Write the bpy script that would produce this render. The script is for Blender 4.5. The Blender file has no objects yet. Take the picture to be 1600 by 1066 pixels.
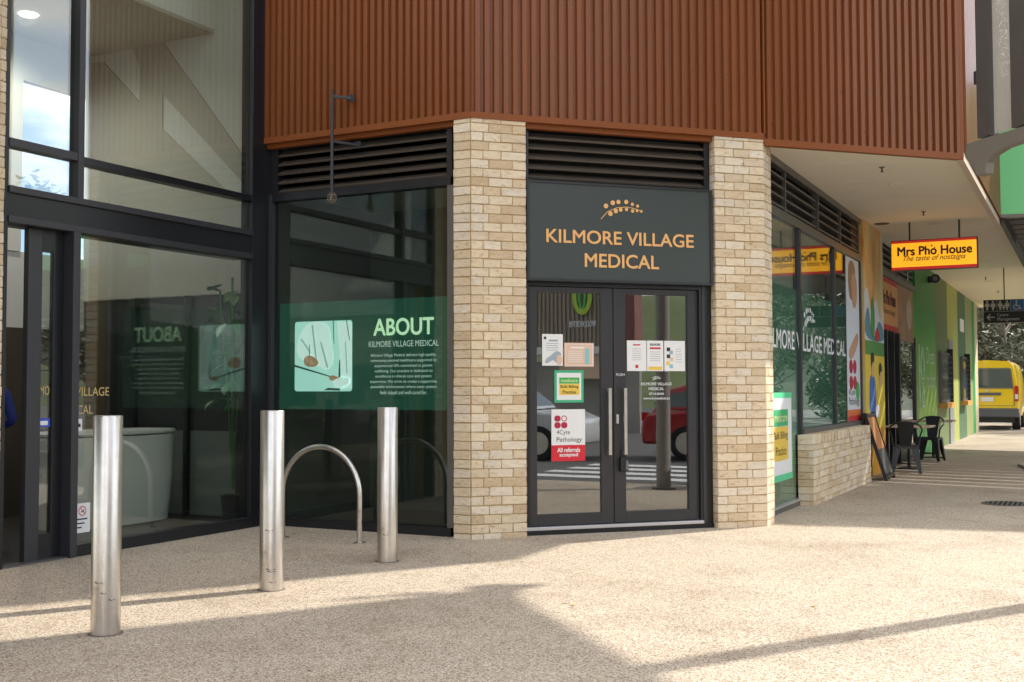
import bpy, bmesh, math, random
from mathutils import Vector, Matrix
random.seed(11)
R = math.radians
sc = bpy.context.scene
COL = sc.collection

# ------------------------------------------------------------------ camera, sky, sun, exposure
cd = bpy.data.cameras.new('camera'); cam = bpy.data.objects.new('camera', cd); COL.objects.link(cam)
cd.sensor_width = 36; cd.lens = 1766 / 1600 * 36; cd.clip_start = .05; cd.clip_end = 2000
cam.matrix_world = Matrix.Translation((0, 0, 1.41)) @ Matrix.Rotation(R(27), 4, 'Z') @ Matrix.Rotation(R(92.4), 4, 'X') @ Matrix.Rotation(R(-.15), 4, 'Z')
sc.camera = cam
SUN_AZ, SUN_EL = 32.0, 34.0          # azimuth clockwise from +Y
w = bpy.data.worlds.new('World'); sc.world = w; w.use_nodes = True
nt = w.node_tree; nt.nodes.clear()
out = nt.nodes.new('ShaderNodeOutputWorld'); bg = nt.nodes.new('ShaderNodeBackground')
sky = nt.nodes.new('ShaderNodeTexSky'); sky.sky_type = 'NISHITA'; sky.sun_disc = False
sky.sun_elevation = R(SUN_EL); sky.sun_rotation = R(SUN_AZ); sky.air_density = 1.0; sky.dust_density = .6
tc = nt.nodes.new('ShaderNodeTexCoord'); mp = nt.nodes.new('ShaderNodeMapping'); mp.inputs['Scale'].default_value = (1, 1, 3.2)
nz = nt.nodes.new('ShaderNodeTexNoise'); nz.inputs['Scale'].default_value = 3.4; nz.inputs['Detail'].default_value = 9; nz.inputs['Roughness'].default_value = .58
rp = nt.nodes.new('ShaderNodeValToRGB'); rp.color_ramp.elements[0].position = .43; rp.color_ramp.elements[1].position = .60
mx = nt.nodes.new('ShaderNodeMix'); mx.data_type = 'RGBA'; mx.inputs['B'].default_value = (10.5, 10.0, 9.5, 1)
L = nt.links.new
L(tc.outputs['Generated'], mp.inputs['Vector']); L(mp.outputs[0], nz.inputs['Vector']); L(nz.outputs['Fac'], rp.inputs['Fac'])
L(rp.outputs['Color'], mx.inputs['Factor']); L(sky.outputs[0], mx.inputs['A']); L(mx.outputs['Result'], bg.inputs['Color']); L(bg.outputs[0], out.inputs[0])
bg.inputs['Strength'].default_value = .14
sl = bpy.data.lights.new('sun', 'SUN'); sl.energy = 3.35; sl.angle = R(1.0); sl.color = (1, .95, .87)
so = bpy.data.objects.new('sun', sl); COL.objects.link(so)
sdir = Vector((math.sin(R(SUN_AZ)) * math.cos(R(SUN_EL)), math.cos(R(SUN_AZ)) * math.cos(R(SUN_EL)), math.sin(R(SUN_EL))))
so.rotation_euler = sdir.to_track_quat('Z', 'Y').to_euler(); so.location = (12, 18, 16)
sc.view_settings.view_transform = 'Standard'; sc.view_settings.look = 'None'; sc.view_settings.gamma = 1
sc.view_settings.exposure = 1.08; sc.view_settings.use_curve_mapping = False
sc.render.engine = 'CYCLES'
sc.cycles.max_bounces = 10; sc.cycles.diffuse_bounces = 6; sc.cycles.glossy_bounces = 5; sc.cycles.transparent_max_bounces = 24
sc.cycles.use_denoising = True; sc.cycles.sample_clamp_indirect = 6

# ------------------------------------------------------------------ materials
MATS = {}
def nodes(name):
    m = bpy.data.materials.new(name); m.use_nodes = True; t = m.node_tree
    p = t.nodes['Principled BSDF']; o = t.nodes['Material Output']; MATS[name] = m
    return m, t, p, o
def N(t, typ, **kw):
    n = t.nodes.new(typ)
    for k, v in kw.items():
        if k in n.inputs.keys(): n.inputs[k].default_value = v
        else: setattr(n, k, v)
    return n
def rgb(c): return (c[0], c[1], c[2], 1)
def M(name, col, rough=.6, metal=0., spec=.5, var=.12, scale=6., bump=0., bscale=80., stretch=None, emit=0., coat=0., rvar=.0):
    if name in MATS: return MATS[name]
    m, t, p, o = nodes(name)
    tcn = N(t, 'ShaderNodeTexCoord'); src = tcn.outputs['Object']
    if stretch:
        mpn = N(t, 'ShaderNodeMapping'); mpn.inputs['Scale'].default_value = stretch; t.links.new(src, mpn.inputs['Vector']); src = mpn.outputs[0]
    nn = N(t, 'ShaderNodeTexNoise', Scale=scale, Detail=6.0, Roughness=.6); t.links.new(src, nn.inputs['Vector'])
    mm = N(t, 'ShaderNodeMix', data_type='RGBA')
    mm.inputs['A'].default_value = rgb([c * (1 - var) for c in col]); mm.inputs['B'].default_value = rgb([min(1, c * (1 + var)) for c in col])
    t.links.new(nn.outputs['Fac'], mm.inputs['Factor']); t.links.new(mm.outputs['Result'], p.inputs['Base Color'])
    p.inputs['Roughness'].default_value = rough; p.inputs['Metallic'].default_value = metal; p.inputs['Specular IOR Level'].default_value = spec
    if rvar:
        mr = N(t, 'ShaderNodeMapRange'); mr.inputs['To Min'].default_value = max(.02, rough - rvar); mr.inputs['To Max'].default_value = rough + rvar
        t.links.new(nn.outputs['Fac'], mr.inputs['Value']); t.links.new(mr.outputs[0], p.inputs['Roughness'])
    if coat: p.inputs['Coat Weight'].default_value = coat; p.inputs['Coat Roughness'].default_value = .06
    if emit: t.links.new(mm.outputs['Result'], p.inputs['Emission Color']); p.inputs['Emission Strength'].default_value = emit
    if bump:
        nb = N(t, 'ShaderNodeTexNoise', Scale=bscale, Detail=5.0); t.links.new(src, nb.inputs['Vector'])
        b = N(t, 'ShaderNodeBump', Strength=bump, Distance=.01); t.links.new(nb.outputs['Fac'], b.inputs['Height']); t.links.new(b.outputs[0], p.inputs['Normal'])
    return m
def glass(name, tint, ior=1.75):
    m, t, p, o = nodes(name); t.nodes.remove(p)
    tr = N(t, 'ShaderNodeBsdfTransparent'); tr.inputs['Color'].default_value = rgb(tint)
    gl = N(t, 'ShaderNodeBsdfGlossy'); gl.inputs['Roughness'].default_value = .0; gl.inputs['Color'].default_value = (.96, .98, 1, 1)
    tcn = N(t, 'ShaderNodeTexCoord'); nn = N(t, 'ShaderNodeTexNoise', Scale=1.3, Detail=1.0); t.links.new(tcn.outputs['Object'], nn.inputs['Vector'])
    b = N(t, 'ShaderNodeBump', Strength=.05, Distance=.008); t.links.new(nn.outputs['Fac'], b.inputs['Height']); t.links.new(b.outputs[0], gl.inputs['Normal'])
    r0 = ((ior - 1) / (ior + 1)) ** 2; lw_ = N(t, 'ShaderNodeLayerWeight', Blend=.5); pw = N(t, 'ShaderNodeMath', operation='POWER'); pw.inputs[1].default_value = 5.
    fr = N(t, 'ShaderNodeMath', operation='MULTIPLY_ADD'); fr.inputs[1].default_value = 1 - r0; fr.inputs[2].default_value = r0; ms = N(t, 'ShaderNodeMixShader')
    t.links.new(lw_.outputs['Facing'], pw.inputs[0]); t.links.new(pw.outputs[0], fr.inputs[0])
    t.links.new(fr.outputs[0], ms.inputs[0]); t.links.new(tr.outputs[0], ms.inputs[1]); t.links.new(gl.outputs[0], ms.inputs[2]); t.links.new(ms.outputs[0], o.inputs['Surface'])
    return m
def ramp(t, stops):
    r = N(t, 'ShaderNodeValToRGB'); e = r.color_ramp.elements
    while len(e) < len(stops): e.new(.5)
    for i, (pos, c) in enumerate(stops): e[i].position = pos; e[i].color = rgb(c)
    return r
# cream brick: tone varies from brick to brick
def brick_mat(name, stops, b=.55):
    m, t, p, o = nodes(name); oi = N(t, 'ShaderNodeObjectInfo'); tcn = N(t, 'ShaderNodeTexCoord')
    r1 = ramp(t, stops); t.links.new(oi.outputs['Random'], r1.inputs['Fac'])
    ad = N(t, 'ShaderNodeVectorMath', operation='ADD'); t.links.new(tcn.outputs['Object'], ad.inputs[0])
    sc3 = N(t, 'ShaderNodeVectorMath', operation='SCALE'); sc3.inputs['Scale'].default_value = 37.
    cx = N(t, 'ShaderNodeCombineXYZ'); [t.links.new(oi.outputs['Random'], cx.inputs[i]) for i in range(3)]
    t.links.new(cx.outputs[0], sc3.inputs[0]); t.links.new(sc3.outputs[0], ad.inputs[1])
    n1 = N(t, 'ShaderNodeTexNoise', Scale=2.6, Detail=8.0, Roughness=.7); t.links.new(ad.outputs[0], n1.inputs['Vector'])
    r2 = ramp(t, [(.30, (.60, .50, .41)), (.43, (1, .97, .93)), (.62, (1.08, 1.08, 1.08)), (.78, (.94, .84, .70))]); t.links.new(n1.outputs['Fac'], r2.inputs['Fac'])
    mu = N(t, 'ShaderNodeMix', data_type='RGBA', blend_type='MULTIPLY'); mu.inputs['Factor'].default_value = 1
    t.links.new(r1.outputs[0], mu.inputs['A']); t.links.new(r2.outputs[0], mu.inputs['B']); t.links.new(mu.outputs['Result'], p.inputs['Base Color'])
    p.inputs['Roughness'].default_value = .9; p.inputs['Specular IOR Level'].default_value = .2
    n2 = N(t, 'ShaderNodeTexNoise', Scale=3.2, Detail=9.0, Roughness=.75, Distortion=1.2); t.links.new(ad.outputs[0], n2.inputs['Vector'])
    bp = N(t, 'ShaderNodeBump', Strength=b, Distance=.03); t.links.new(n2.outputs['Fac'], bp.inputs['Height']); t.links.new(bp.outputs[0], p.inputs['Normal'])
    return m
BRICK = brick_mat('cream_brick', [(0, (.58, .45, .29)), (.2, (.72, .59, .41)), (.4, (.78, .67, .49)), (.6, (.66, .54, .38)), (.8, (.80, .71, .56)), (1, (.70, .62, .50))])
MORTAR = M('mortar', (.46, .32, .16), .95, spec=.1, var=.2, scale=30, bump=.5, bscale=200)
def aggregate():
    m, t, p, o = nodes('aggregate_concrete'); tcn = N(t, 'ShaderNodeTexCoord')
    v = N(t, 'ShaderNodeTexVoronoi', Scale=128.0); t.links.new(tcn.outputs['Object'], v.inputs['Vector'])
    sx = N(t, 'ShaderNodeSeparateColor'); t.links.new(v.outputs['Color'], sx.inputs[0])
    r = ramp(t, [(0, (.15, .11, .075)), (.11, (.31, .235, .165)), (.28, (.46, .375, .28)), (.55, (.57, .485, .375)), (.8, (.65, .57, .455)), (1, (.75, .69, .585))]); t.links.new(sx.outputs[0], r.inputs['Fac'])
    rd = ramp(t, [(.35, (1, 1, 1)), (.75, (.62, .56, .5))]); t.links.new(v.outputs['Distance'], rd.inputs['Fac'])
    m1 = N(t, 'ShaderNodeMix', data_type='RGBA', blend_type='MULTIPLY'); m1.inputs['Factor'].default_value = .8
    t.links.new(r.outputs[0], m1.inputs['A']); t.links.new(rd.outputs[0], m1.inputs['B'])
    nn = N(t, 'ShaderNodeTexNoise', Scale=.7, Detail=7.0, Roughness=.65); t.links.new(tcn.outputs['Object'], nn.inputs['Vector'])
    rs = ramp(t, [(.3, (.78, .75, .71)), (.5, (1, 1, 1)), (.7, (1.06, 1.05, 1.03))]); t.links.new(nn.outputs['Fac'], rs.inputs['Fac'])
    m2 = N(t, 'ShaderNodeMix', data_type='RGBA', blend_type='MULTIPLY'); m2.inputs['Factor'].default_value = 1
    t.links.new(m1.outputs['Result'], m2.inputs['A']); t.links.new(rs.outputs[0], m2.inputs['B']); vg = N(t, 'ShaderNodeTexVoronoi', Scale=1.1); t.links.new(tcn.outputs['Object'], vg.inputs['Vector']); rgm = ramp(t, [(.0, (.45, .42, .4)), (.022, (.5, .47, .45)), (.03, (1, 1, 1))]); t.links.new(vg.outputs['Distance'], rgm.inputs['Fac'])
    n3 = N(t, 'ShaderNodeTexNoise', Scale=2.2, Detail=9.0, Roughness=.75, Distortion=.6); t.links.new(tcn.outputs['Object'], n3.inputs['Vector']); r3 = ramp(t, [(.30, (.80, .77, .73)), (.46, (1, 1, 1))]); t.links.new(n3.outputs['Fac'], r3.inputs['Fac'])
    m3 = N(t, 'ShaderNodeMix', data_type='RGBA', blend_type='MULTIPLY'); m3.inputs['Factor'].default_value = 1; t.links.new(m2.outputs['Result'], m3.inputs['A']); t.links.new(rgm.outputs[0], m3.inputs['B'])
    m4 = N(t, 'ShaderNodeMix', data_type='RGBA', blend_type='MULTIPLY'); m4.inputs['Factor'].default_value = 1; t.links.new(m3.outputs['Result'], m4.inputs['A']); t.links.new(r3.outputs[0], m4.inputs['B']); t.links.new(m4.outputs['Result'], p.inputs['Base Color'])
    p.inputs['Roughness'].default_value = .75; p.inputs['Specular IOR Level'].default_value = .3
    b = N(t, 'ShaderNodeBump', Strength=.5, Distance=.004, invert=True); t.links.new(v.outputs['Distance'], b.inputs['Height']); t.links.new(b.outputs[0], p.inputs['Normal'])
    return m
AGG = aggregate()
CLAD = M('rust_cladding', (.195, .060, .018), .33, spec=.34, var=.22, scale=3, stretch=(1, 1, .15), rvar=.06)
TRIM = M('rust_trim', (.225, .068, .018), .5, spec=.25, var=.08, scale=4)
BLACK = M('black_frame', (.012, .013, .016), .32, var=.15, scale=5, rvar=.05)
BLACK2 = M('dark_grey_frame', (.035, .036, .042), .38, var=.12, scale=5, rvar=.05)
GREYF = M('grey_aluminium', (.17, .165, .16), .4, metal=.6, var=.1)
LOUV = M('louvre_bronze', (.085, .068, .052), .5, var=.1, scale=4)
VOID = M('black_backing', (.006, .006, .007), .8, var=.1)
GL_A = glass('foyer_glass', (.86, .89, .85), 1.85)
GL_B = glass('dark_tinted_glass', (.66, .70, .66), 1.6)
GL_C = glass('door_glass', (.66, .68, .66), 2.55)
GL_W = glass('clear_window_glass', (.72, .77, .86), 1.45)
GL_D = glass('side_glass', (.82, .88, .84), 1.5)
WHITE = M('white_paint', (.78, .77, .73), .6, var=.03)
PAPER = M('white_paper', (.78, .78, .76), .7, var=.04, scale=12)
SOFFIT = M('cream_soffit', (.88, .79, .64), .65, var=.05, scale=2)
INWALL = M('foyer_wall', (.60, .60, .57), .8, var=.05, scale=1.2)
INSHADE = M('foyer_shade_band', (.44, .42, .37), .8, var=.05, scale=2)  # darker tone for the painted shade bands on the foyer wall
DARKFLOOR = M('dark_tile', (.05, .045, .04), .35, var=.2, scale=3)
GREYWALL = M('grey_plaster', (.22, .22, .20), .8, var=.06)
def steel(name, rough):
    m, t, p, o = nodes(name); tcn = N(t, 'ShaderNodeTexCoord'); mpn = N(t, 'ShaderNodeMapping'); mpn.inputs['Scale'].default_value = (3, 3, 120)
    t.links.new(tcn.outputs['Object'], mpn.inputs['Vector']); nn = N(t, 'ShaderNodeTexNoise', Scale=3.0, Detail=4.0); t.links.new(mpn.outputs[0], nn.inputs['Vector'])
    n2 = N(t, 'ShaderNodeTexNoise', Scale=5.0, Detail=7.0, Roughness=.7); t.links.new(tcn.outputs['Object'], n2.inputs['Vector'])
    r = ramp(t, [(.25, (.36, .28, .21)), (.42, (.60, .56, .51)), (.7, (.70, .67, .63))]); t.links.new(n2.outputs['Fac'], r.inputs['Fac']); t.links.new(r.outputs[0], p.inputs['Base Color'])
    p.inputs['Metallic'].default_value = 1; mr = N(t, 'ShaderNodeMapRange'); mr.inputs['To Min'].default_value = rough - .08; mr.inputs['To Max'].default_value = rough + .1
    t.links.new(nn.outputs['Fac'], mr.inputs['Value']); t.links.new(mr.outputs[0], p.inputs['Roughness'])
    b = N(t, 'ShaderNodeBump', Strength=.06, Distance=.002); t.links.new(nn.outputs['Fac'], b.inputs['Height']); t.links.new(b.outputs[0], p.inputs['Normal'])
    return m
STEEL = steel('brushed_steel', .3)

# ------------------------------------------------------------------ geometry helpers
class MB:
    def __init__(s): s.v = []; s.f = []
    def add(s, vs, fs):
        o = len(s.v); s.v += [tuple(q) for q in vs]; s.f += [[i + o for i in f] for f in fs]; return s
    def box(s, x0, x1, y0, y1, z0, z1):
        x0, x1 = sorted((x0, x1)); y0, y1 = sorted((y0, y1)); z0, z1 = sorted((z0, z1))
        return s.add([(x, y, z) for z in (z0, z1) for y in (y0, y1) for x in (x0, x1)], [(0, 2, 3, 1), (4, 5, 7, 6), (0, 1, 5, 4), (2, 6, 7, 3), (0, 4, 6, 2), (1, 3, 7, 5)])
    def prism(s, pts, off):
        n = len(pts); off = Vector(off); a = [Vector(q) for q in pts]
        return s.add(a + [q + off for q in a], [list(range(n))[::-1], list(range(n, 2 * n))] + [[i, (i + 1) % n, n + (i + 1) % n, n + i] for i in range(n)])
    def poly(s, pts): return s.add(pts, [list(range(len(pts)))])
    def cyl(s, p0, p1, r0, r1=None, n=16, caps=True):
        r1 = r0 if r1 is None else r1; p0 = Vector(p0); p1 = Vector(p1); d = (p1 - p0).normalized(); a = d.orthogonal().normalized(); b = d.cross(a)
        vs = [p + (a * math.cos(2 * math.pi * i / n) + b * math.sin(2 * math.pi * i / n)) * r for p, r in ((p0, r0), (p1, r1)) for i in range(n)]
        fs = [[i, (i + 1) % n, n + (i + 1) % n, n + i] for i in range(n)]
        if caps: fs += [list(range(n))[::-1], list(range(n, 2 * n))]
        return s.add(vs, fs)
    def beam(s, p0, p1, wd, ht, up=(0, 0, 1)):
        p0 = Vector(p0); p1 = Vector(p1); d = (p1 - p0).normalized(); a = d.cross(Vector(up)).normalized() * wd / 2; b = a.normalized().cross(d) * ht / 2
        q = [p0 - a - b, p0 + a - b, p0 + a + b, p0 - a + b]
        return s.prism(q, p1 - p0)
    def tube(s, pts, r, n=10):
        pts = [Vector(q) for q in pts]; k = len(pts); vs = []; prev = None
        for i in range(k):
            d = (pts[min(i + 1, k - 1)] - pts[max(i - 1, 0)]).normalized()
            a = d.orthogonal().normalized() if prev is None else (prev - d * prev.dot(d)).normalized()
            prev = a; b = d.cross(a); rr = r[i] if isinstance(r, (list, tuple)) else r
            vs += [pts[i] + (a * math.cos(2 * math.pi * j / n) + b * math.sin(2 * math.pi * j / n)) * rr for j in range(n)]
        fs = [[i * n + j, i * n + (j + 1) % n, (i + 1) * n + (j + 1) % n, (i + 1) * n + j] for i in range(k - 1) for j in range(n)]
        return s.add(vs, fs + [list(range(n))[::-1], list(range((k - 1) * n, k * n))])
    def lathe(s, prof, c=(0, 0, 0), n=32):
        vs = [(c[0] + r * math.cos(2 * math.pi * j / n), c[1] + r * math.sin(2 * math.pi * j / n), c[2] + z) for r, z in prof for j in range(n)]; k = len(prof)
        fs = [[i * n + j, i * n + (j + 1) % n, (i + 1) * n + (j + 1) % n, (i + 1) * n + j] for i in range(k - 1) for j in range(n)]
        return s.add(vs, fs + [list(range(n))[::-1], list(range((k - 1) * n, k * n))])
    def mesh(s, name, base, smooth=False):
        me = bpy.data.meshes.new(name); b = Vector(base)
        me.from_pydata([Vector(q) - b for q in s.v], [], s.f); me.validate()
        bm = bmesh.new(); bm.from_mesh(me); bmesh.ops.recalc_face_normals(bm, faces=bm.faces); bm.to_mesh(me); bm.free()
        if smooth:
            me.polygons.foreach_set('use_smooth', [True] * len(me.polygons))
            try: me.set_sharp_from_angle(angle=R(40))
            except Exception: pass
        return me
P1 = Vector((-5.164, 9.282, 0))
FR = {'W': Matrix.Identity(4), 'C': Matrix.Translation(P1) @ Matrix.Rotation(R(45), 4, 'Z')}
BASE = {}
def tag(o, label=None, cat=None, group=None, kind=None):
    for k, v in (('label', label), ('category', cat), ('group', group), ('kind', kind)):
        if v: o[k] = v
    return o
def thing(name, label, cat, base=(0, 0, 0), frame='W', group=None):
    o = bpy.data.objects.new(name, None); o.empty_display_size = .1; COL.objects.link(o)
    o.matrix_world = FR[frame] @ Matrix.Translation(base); BASE[o.name] = Vector(base); return tag(o, label, cat, group)
def build(name, mb, mat, parent, smooth=False, bevel=0, label=None):
    o = bpy.data.objects.new(name, mb.mesh(name, BASE[parent.name], smooth)); COL.objects.link(o); o.parent = parent
    BASE[o.name] = BASE[parent.name]; o.data.materials.append(mat)
    if bevel:
        b = o.modifiers.new('bevel', 'BEVEL'); b.width = bevel; b.segments = 2; b.limit_method = 'ANGLE'; b.angle_limit = R(40)
    if label: o['label'] = label
    return o
def single(name, mb, mat, label, cat, base=(0, 0, 0), frame='W', group=None, smooth=False, bevel=0, kind=None):
    o = bpy.data.objects.new(name, mb.mesh(name, base, smooth)); COL.objects.link(o); o.matrix_world = FR[frame] @ Matrix.Translation(base)
    BASE[o.name] = Vector(base); o.data.materials.append(mat)
    if bevel:
        b = o.modifiers.new('bevel', 'BEVEL'); b.width = bevel; b.segments = 2; b.limit_method = 'ANGLE'; b.angle_limit = R(40)
    return tag(o, label, cat, group, kind)
def struct(name, mb, mat, frame='W', smooth=False): return single(name, mb, mat, None, None, (0, 0, 0), frame, None, smooth, 0, 'structure')
def B(*a): return MB().box(*a)
def text(name, body, mat, parent, o, xd, w_=None, h_=None, cx=True, bold=0., ex=0., shear=0., space=1., yd=(0, 0, 1), label=None):
    """lettering as flat mesh: o = centre-bottom (or left-bottom) of the line, xd = reading direction, yd = up"""
    c = bpy.data.curves.new(name, 'FONT'); c.body = body; c.offset = 0; c.extrude = 0; c.shear = shear; c.space_character = space; c.resolution_u = 4
    t = bpy.data.objects.new(name, c); COL.objects.link(t); bpy.context.view_layer.update()
    me = bpy.data.meshes.new_from_object(t.evaluated_get(bpy.context.evaluated_depsgraph_get())); bpy.data.objects.remove(t)
    vs = [q.co.copy() for q in me.vertices]
    x0, x1 = min(q.x for q in vs), max(q.x for q in vs); y0, y1 = min(q.y for q in vs), max(q.y for q in vs)
    sx = w_ / (x1 - x0) if w_ else None; sy = h_ / (y1 - y0) if h_ else None
    sx = sx or sy; sy = sy or sx
    o = Vector(o); xd = Vector(xd); yd = Vector(yd); b = BASE[parent.name]; nn = xd.cross(yd)
    xm = (x0 + x1) / 2 if cx else x0
    for q, v in zip(me.vertices, vs): q.co = o + xd * ((v.x - xm) * sx) + yd * ((v.y - y0) * sy) - b
    if ex:
        bm = bmesh.new(); bm.from_mesh(me); r = bmesh.ops.extrude_face_region(bm, geom=bm.faces[:])
        bmesh.ops.translate(bm, verts=[g for g in r['geom'] if isinstance(g, bmesh.types.BMVert)], vec=nn * ex)
        bmesh.ops.recalc_face_normals(bm, faces=bm.faces); bm.to_mesh(me); bm.free()
    if bold:
        r_ = bold * sy * .9; bm = bmesh.new()
        for i, (dx, dy) in enumerate(((0, 0), (1, .4), (-1, -.4), (.4, -1), (-.4, 1), (.8, -.6), (-.8, .6))):
            k0 = len(bm.verts); bm.from_mesh(me); bm.verts.ensure_lookup_table()
            for q in bm.verts[k0:]: q.co += xd * dx * r_ + yd * dy * r_ + nn * .00025 * i
        bm.to_mesh(me); bm.free()
    ob = bpy.data.objects.new(name, me); COL.objects.link(ob); ob.parent = parent; BASE[ob.name] = b
    me.materials.clear(); me.materials.append(mat)
    if label: ob['label'] = label
    return ob
class Plane2:
    """flat print on a vertical plane: o = origin, xd = reading direction, n = outward; coordinates in metres (right, up)"""
    def __init__(s, o, xd): s.o = Vector(o); s.x = Vector(xd); s.z = Vector((0, 0, 1)); s.n = s.x.cross(s.z)
    def p(s, x, z, d=0): return s.o + s.x * x + s.z * z + s.n * d
    def rect(s, x0, x1, z0, z1, d0, d1): return MB().prism([s.p(x0, z0, d0), s.p(x1, z0, d0), s.p(x1, z1, d0), s.p(x0, z1, d0)], s.n * (d1 - d0))
    def shape(s, pts, d, th=.002): return MB().prism([s.p(a, b, d) for a, b in pts], s.n * th)
    def disc(s, x, z, rx, rz=None, d=0, n=20, th=.002):
        rz = rz or rx; return s.shape([(x + rx * math.cos(2 * math.pi * i / n), z + rz * math.sin(2 * math.pi * i / n)) for i in range(n)], d, th)
def join(*ms):
    r = MB()
    for m in ms: r.add(m.v, m.f)
    return r
def blob(pts, k=3):
    """smooth closed outline through control points (Chaikin)"""
    for _ in range(k):
        q = []
        for i in range(len(pts)):
            a, b = pts[i], pts[(i + 1) % len(pts)]
            q += [(a[0] * .75 + b[0] * .25, a[1] * .75 + b[1] * .25), (a[0] * .25 + b[0] * .75, a[1] * .25 + b[1] * .75)]
        pts = q
    return pts

# ------------------------------------------------------------------ bricks
BR = []
for k in range(10):
    bm = bmesh.new(); bmesh.ops.create_cube(bm, size=1.0)
    bmesh.ops.bevel(bm, geom=bm.edges[:], offset=.035, segments=1, affect='EDGES')
    for v in bm.verts:
        if v.co.y < -.3: v.co.x += random.uniform(-.018, .018); v.co.z += random.uniform(-.05, .05); v.co.y += random.uniform(-.05, .05)
    me = bpy.data.meshes.new('brick'); bm.to_mesh(me); bm.free(); me.materials.append(BRICK); BR.append(me)
def brick(parent, x, y, z, ang, ln, dp, ht):
    """(x, y): brick's front-face left end in the parent's frame coordinates, ang: run direction; front faces to the right of the run"""
    o = bpy.data.objects.new('brick', random.choice(BR)); COL.objects.link(o); o.parent = parent
    ca, sa = math.cos(ang), math.sin(ang); push = random.uniform(-.0035, .003)
    px = x + ca * ln / 2 - sa * (dp / 2 - push); py = y + sa * ln / 2 + ca * (dp / 2 - push)
    o.location = Vector((px, py, z + ht / 2)) - BASE[parent.name]; o.rotation_euler = (0, 0, ang + random.uniform(-.006, .006)); o.scale = (ln, dp, ht)
    return o
CO, JT = .0862, .010          # course height and joint
def face(parent, x, y, ang, length, z0, z1, patterns, dp=.06, start=0):
    z = z0; k = start
    while z < z1 - .02:
        ht = min(CO - JT, z1 - z); pos = 0; pat = patterns[k % len(patterns)]; i = 0
        while pos < length - .02:
            ln = pat[i % len(pat)] if i < len(pat) else pat[-1]
            ln = min(ln, length - pos)
            if length - pos - ln < .045: ln = length - pos
            brick(parent, x + math.cos(ang) * pos, y + math.sin(ang) * pos, z, ang, ln, dp, ht); pos += ln + JT; i += 1
        z += CO; k += 1
HC = 3.972
# column at the bend between the long window and the doors
c1 = thing('brick_column', 'cream brick column at the building bend, left of the double doors', 'column', (0, 0, 0), 'C', 'cream brick columns')
build('mortar_core', MB().prism([(.004, .006, .0), (.549, .006, 0), (.549, .30, 0), (.35, .42, 0), (-.10, .22, 0), (-.1275, .1375, 0)], (0, 0, HC)), MORTAR, c1)
face(c1, .006, 0, 0, .545, -.03, HC, [[.112, .168, .235], [.168, .226, .12]])
bd = R(135)
face(c1, -.132 - .0, .132, R(-45), .176, -.03, HC, [[.2]], .05)
# column right of the doors
c2 = thing('brick_column', 'cream brick column at the corner of the walkway, right of the double doors', 'column', (2.58, 0, 0), 'C', 'cream brick columns')
build('mortar_core', MB().prism([(2.586, .006, 0), (3.139, .006, 0), (3.36, .23, 0), (3.2, .4, 0), (2.586, .4, 0)], (0, 0, HC)), MORTAR, c2)
face(c2, 2.581, 0, 0, .563, -.02, HC, [[.212, .168, .2], [.105, .21, .24]])
face(c2, 2.581, .13, R(-90), .12, -.02, HC, [[.2]], .05, 0)
face(c2, 3.146, .006, R(45), .30, -.02, HC, [[.11, .19], [.19, .11]], .05)
# column at the left edge of the foyer glazing
c0 = thing('brick_column', 'cream brick column cut by the left edge of the picture', 'column', (-7.56, 5.5, 0), 'W', 'cream brick columns')
build('mortar_core', B(-8.0, -7.626, 5.5, 6.094, 0, 6), MORTAR, c0)
face(c0, -7.62, 5.90, R(90), .2, -.02, 6, [[.2], [.09, .1]], .05)
face(c0, -7.615, 6.10, R(180), .2, -.02, 6, [[.2], [.09, .1]], .05)
# low wall under the side windows, with a soldier course on top
DX, DG = -2.941, -3.141
lw = thing('low_brick_wall', 'low cream brick wall with soldier course under the side windows', 'wall', (DX, 13.7, 0))
build('mortar_core', B(-3.13, DX - .005, 13.706, 17.682, 0, .838), MORTAR, lw)
face(lw, DX, 13.7, R(90), 3.985, -.03, .72, [[.23, .11, .23], [.11, .23, .23]], .06)
face(lw, -3.13, 13.7, 0, .185, -.03, .72, [[.2]], .05)
for i in range(46): brick(lw, DX, 13.702 + i * .0866, .728, R(90), .0766, .185, .113)

# ------------------------------------------------------------------ ground
g = struct('pavement', MB().poly([(-400, -400, 0), (1.15, -400, 0), (1.15, 600, 0), (-400, 600, 0)]), AGG)
ASPH = M('asphalt', (.11, .107, .10), .85, var=.3, scale=40, bump=.3, bscale=300)
struct('road', MB().poly([(1.15, -400, -.004), (400, -400, -.004), (400, 600, -.004), (1.15, 600, -.004)]), ASPH)
rd_ = thing('zebra_crossing', 'white painted zebra stripes across the car park road', 'crossing', (2.2, 8, 0))
for i in range(4): build('stripe', MB().poly([(1.8 + i * .9, 6.4, .0), (2.25 + i * .9, 6.4, .0), (2.25 + i * .9, 9.6, .0), (1.8 + i * .9, 9.6, .0)]), WHITE, rd_)
STAIN = M('concrete_slab', (.42, .38, .33), .8, var=.15, scale=5)
dr = thing('floor_drain', 'round dark grated drain set in the sunlit pavement', 'drain', (-.9, 14.95, 0))
build('grate_ring', MB().lathe([(.30, .001), (.30, .007), (.26, .007), (.26, .001)], (-.9, 14.95, 0), 40), GREYF, dr)
build('pit', MB().lathe([(.26, .001), (.26, .0035), (.0, .0035)], (-.9, 14.95, 0), 40), VOID, dr)
for i in range(9):
    xx = -.22 + i * .055; hl = math.sqrt(max(.0, .26 ** 2 - xx * xx)) - .005
    build('grate_bar', B(-.9 + xx - .011, -.9 + xx + .011, 14.95 - hl, 14.95 + hl, .003, .0075), GREYF, dr)
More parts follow.
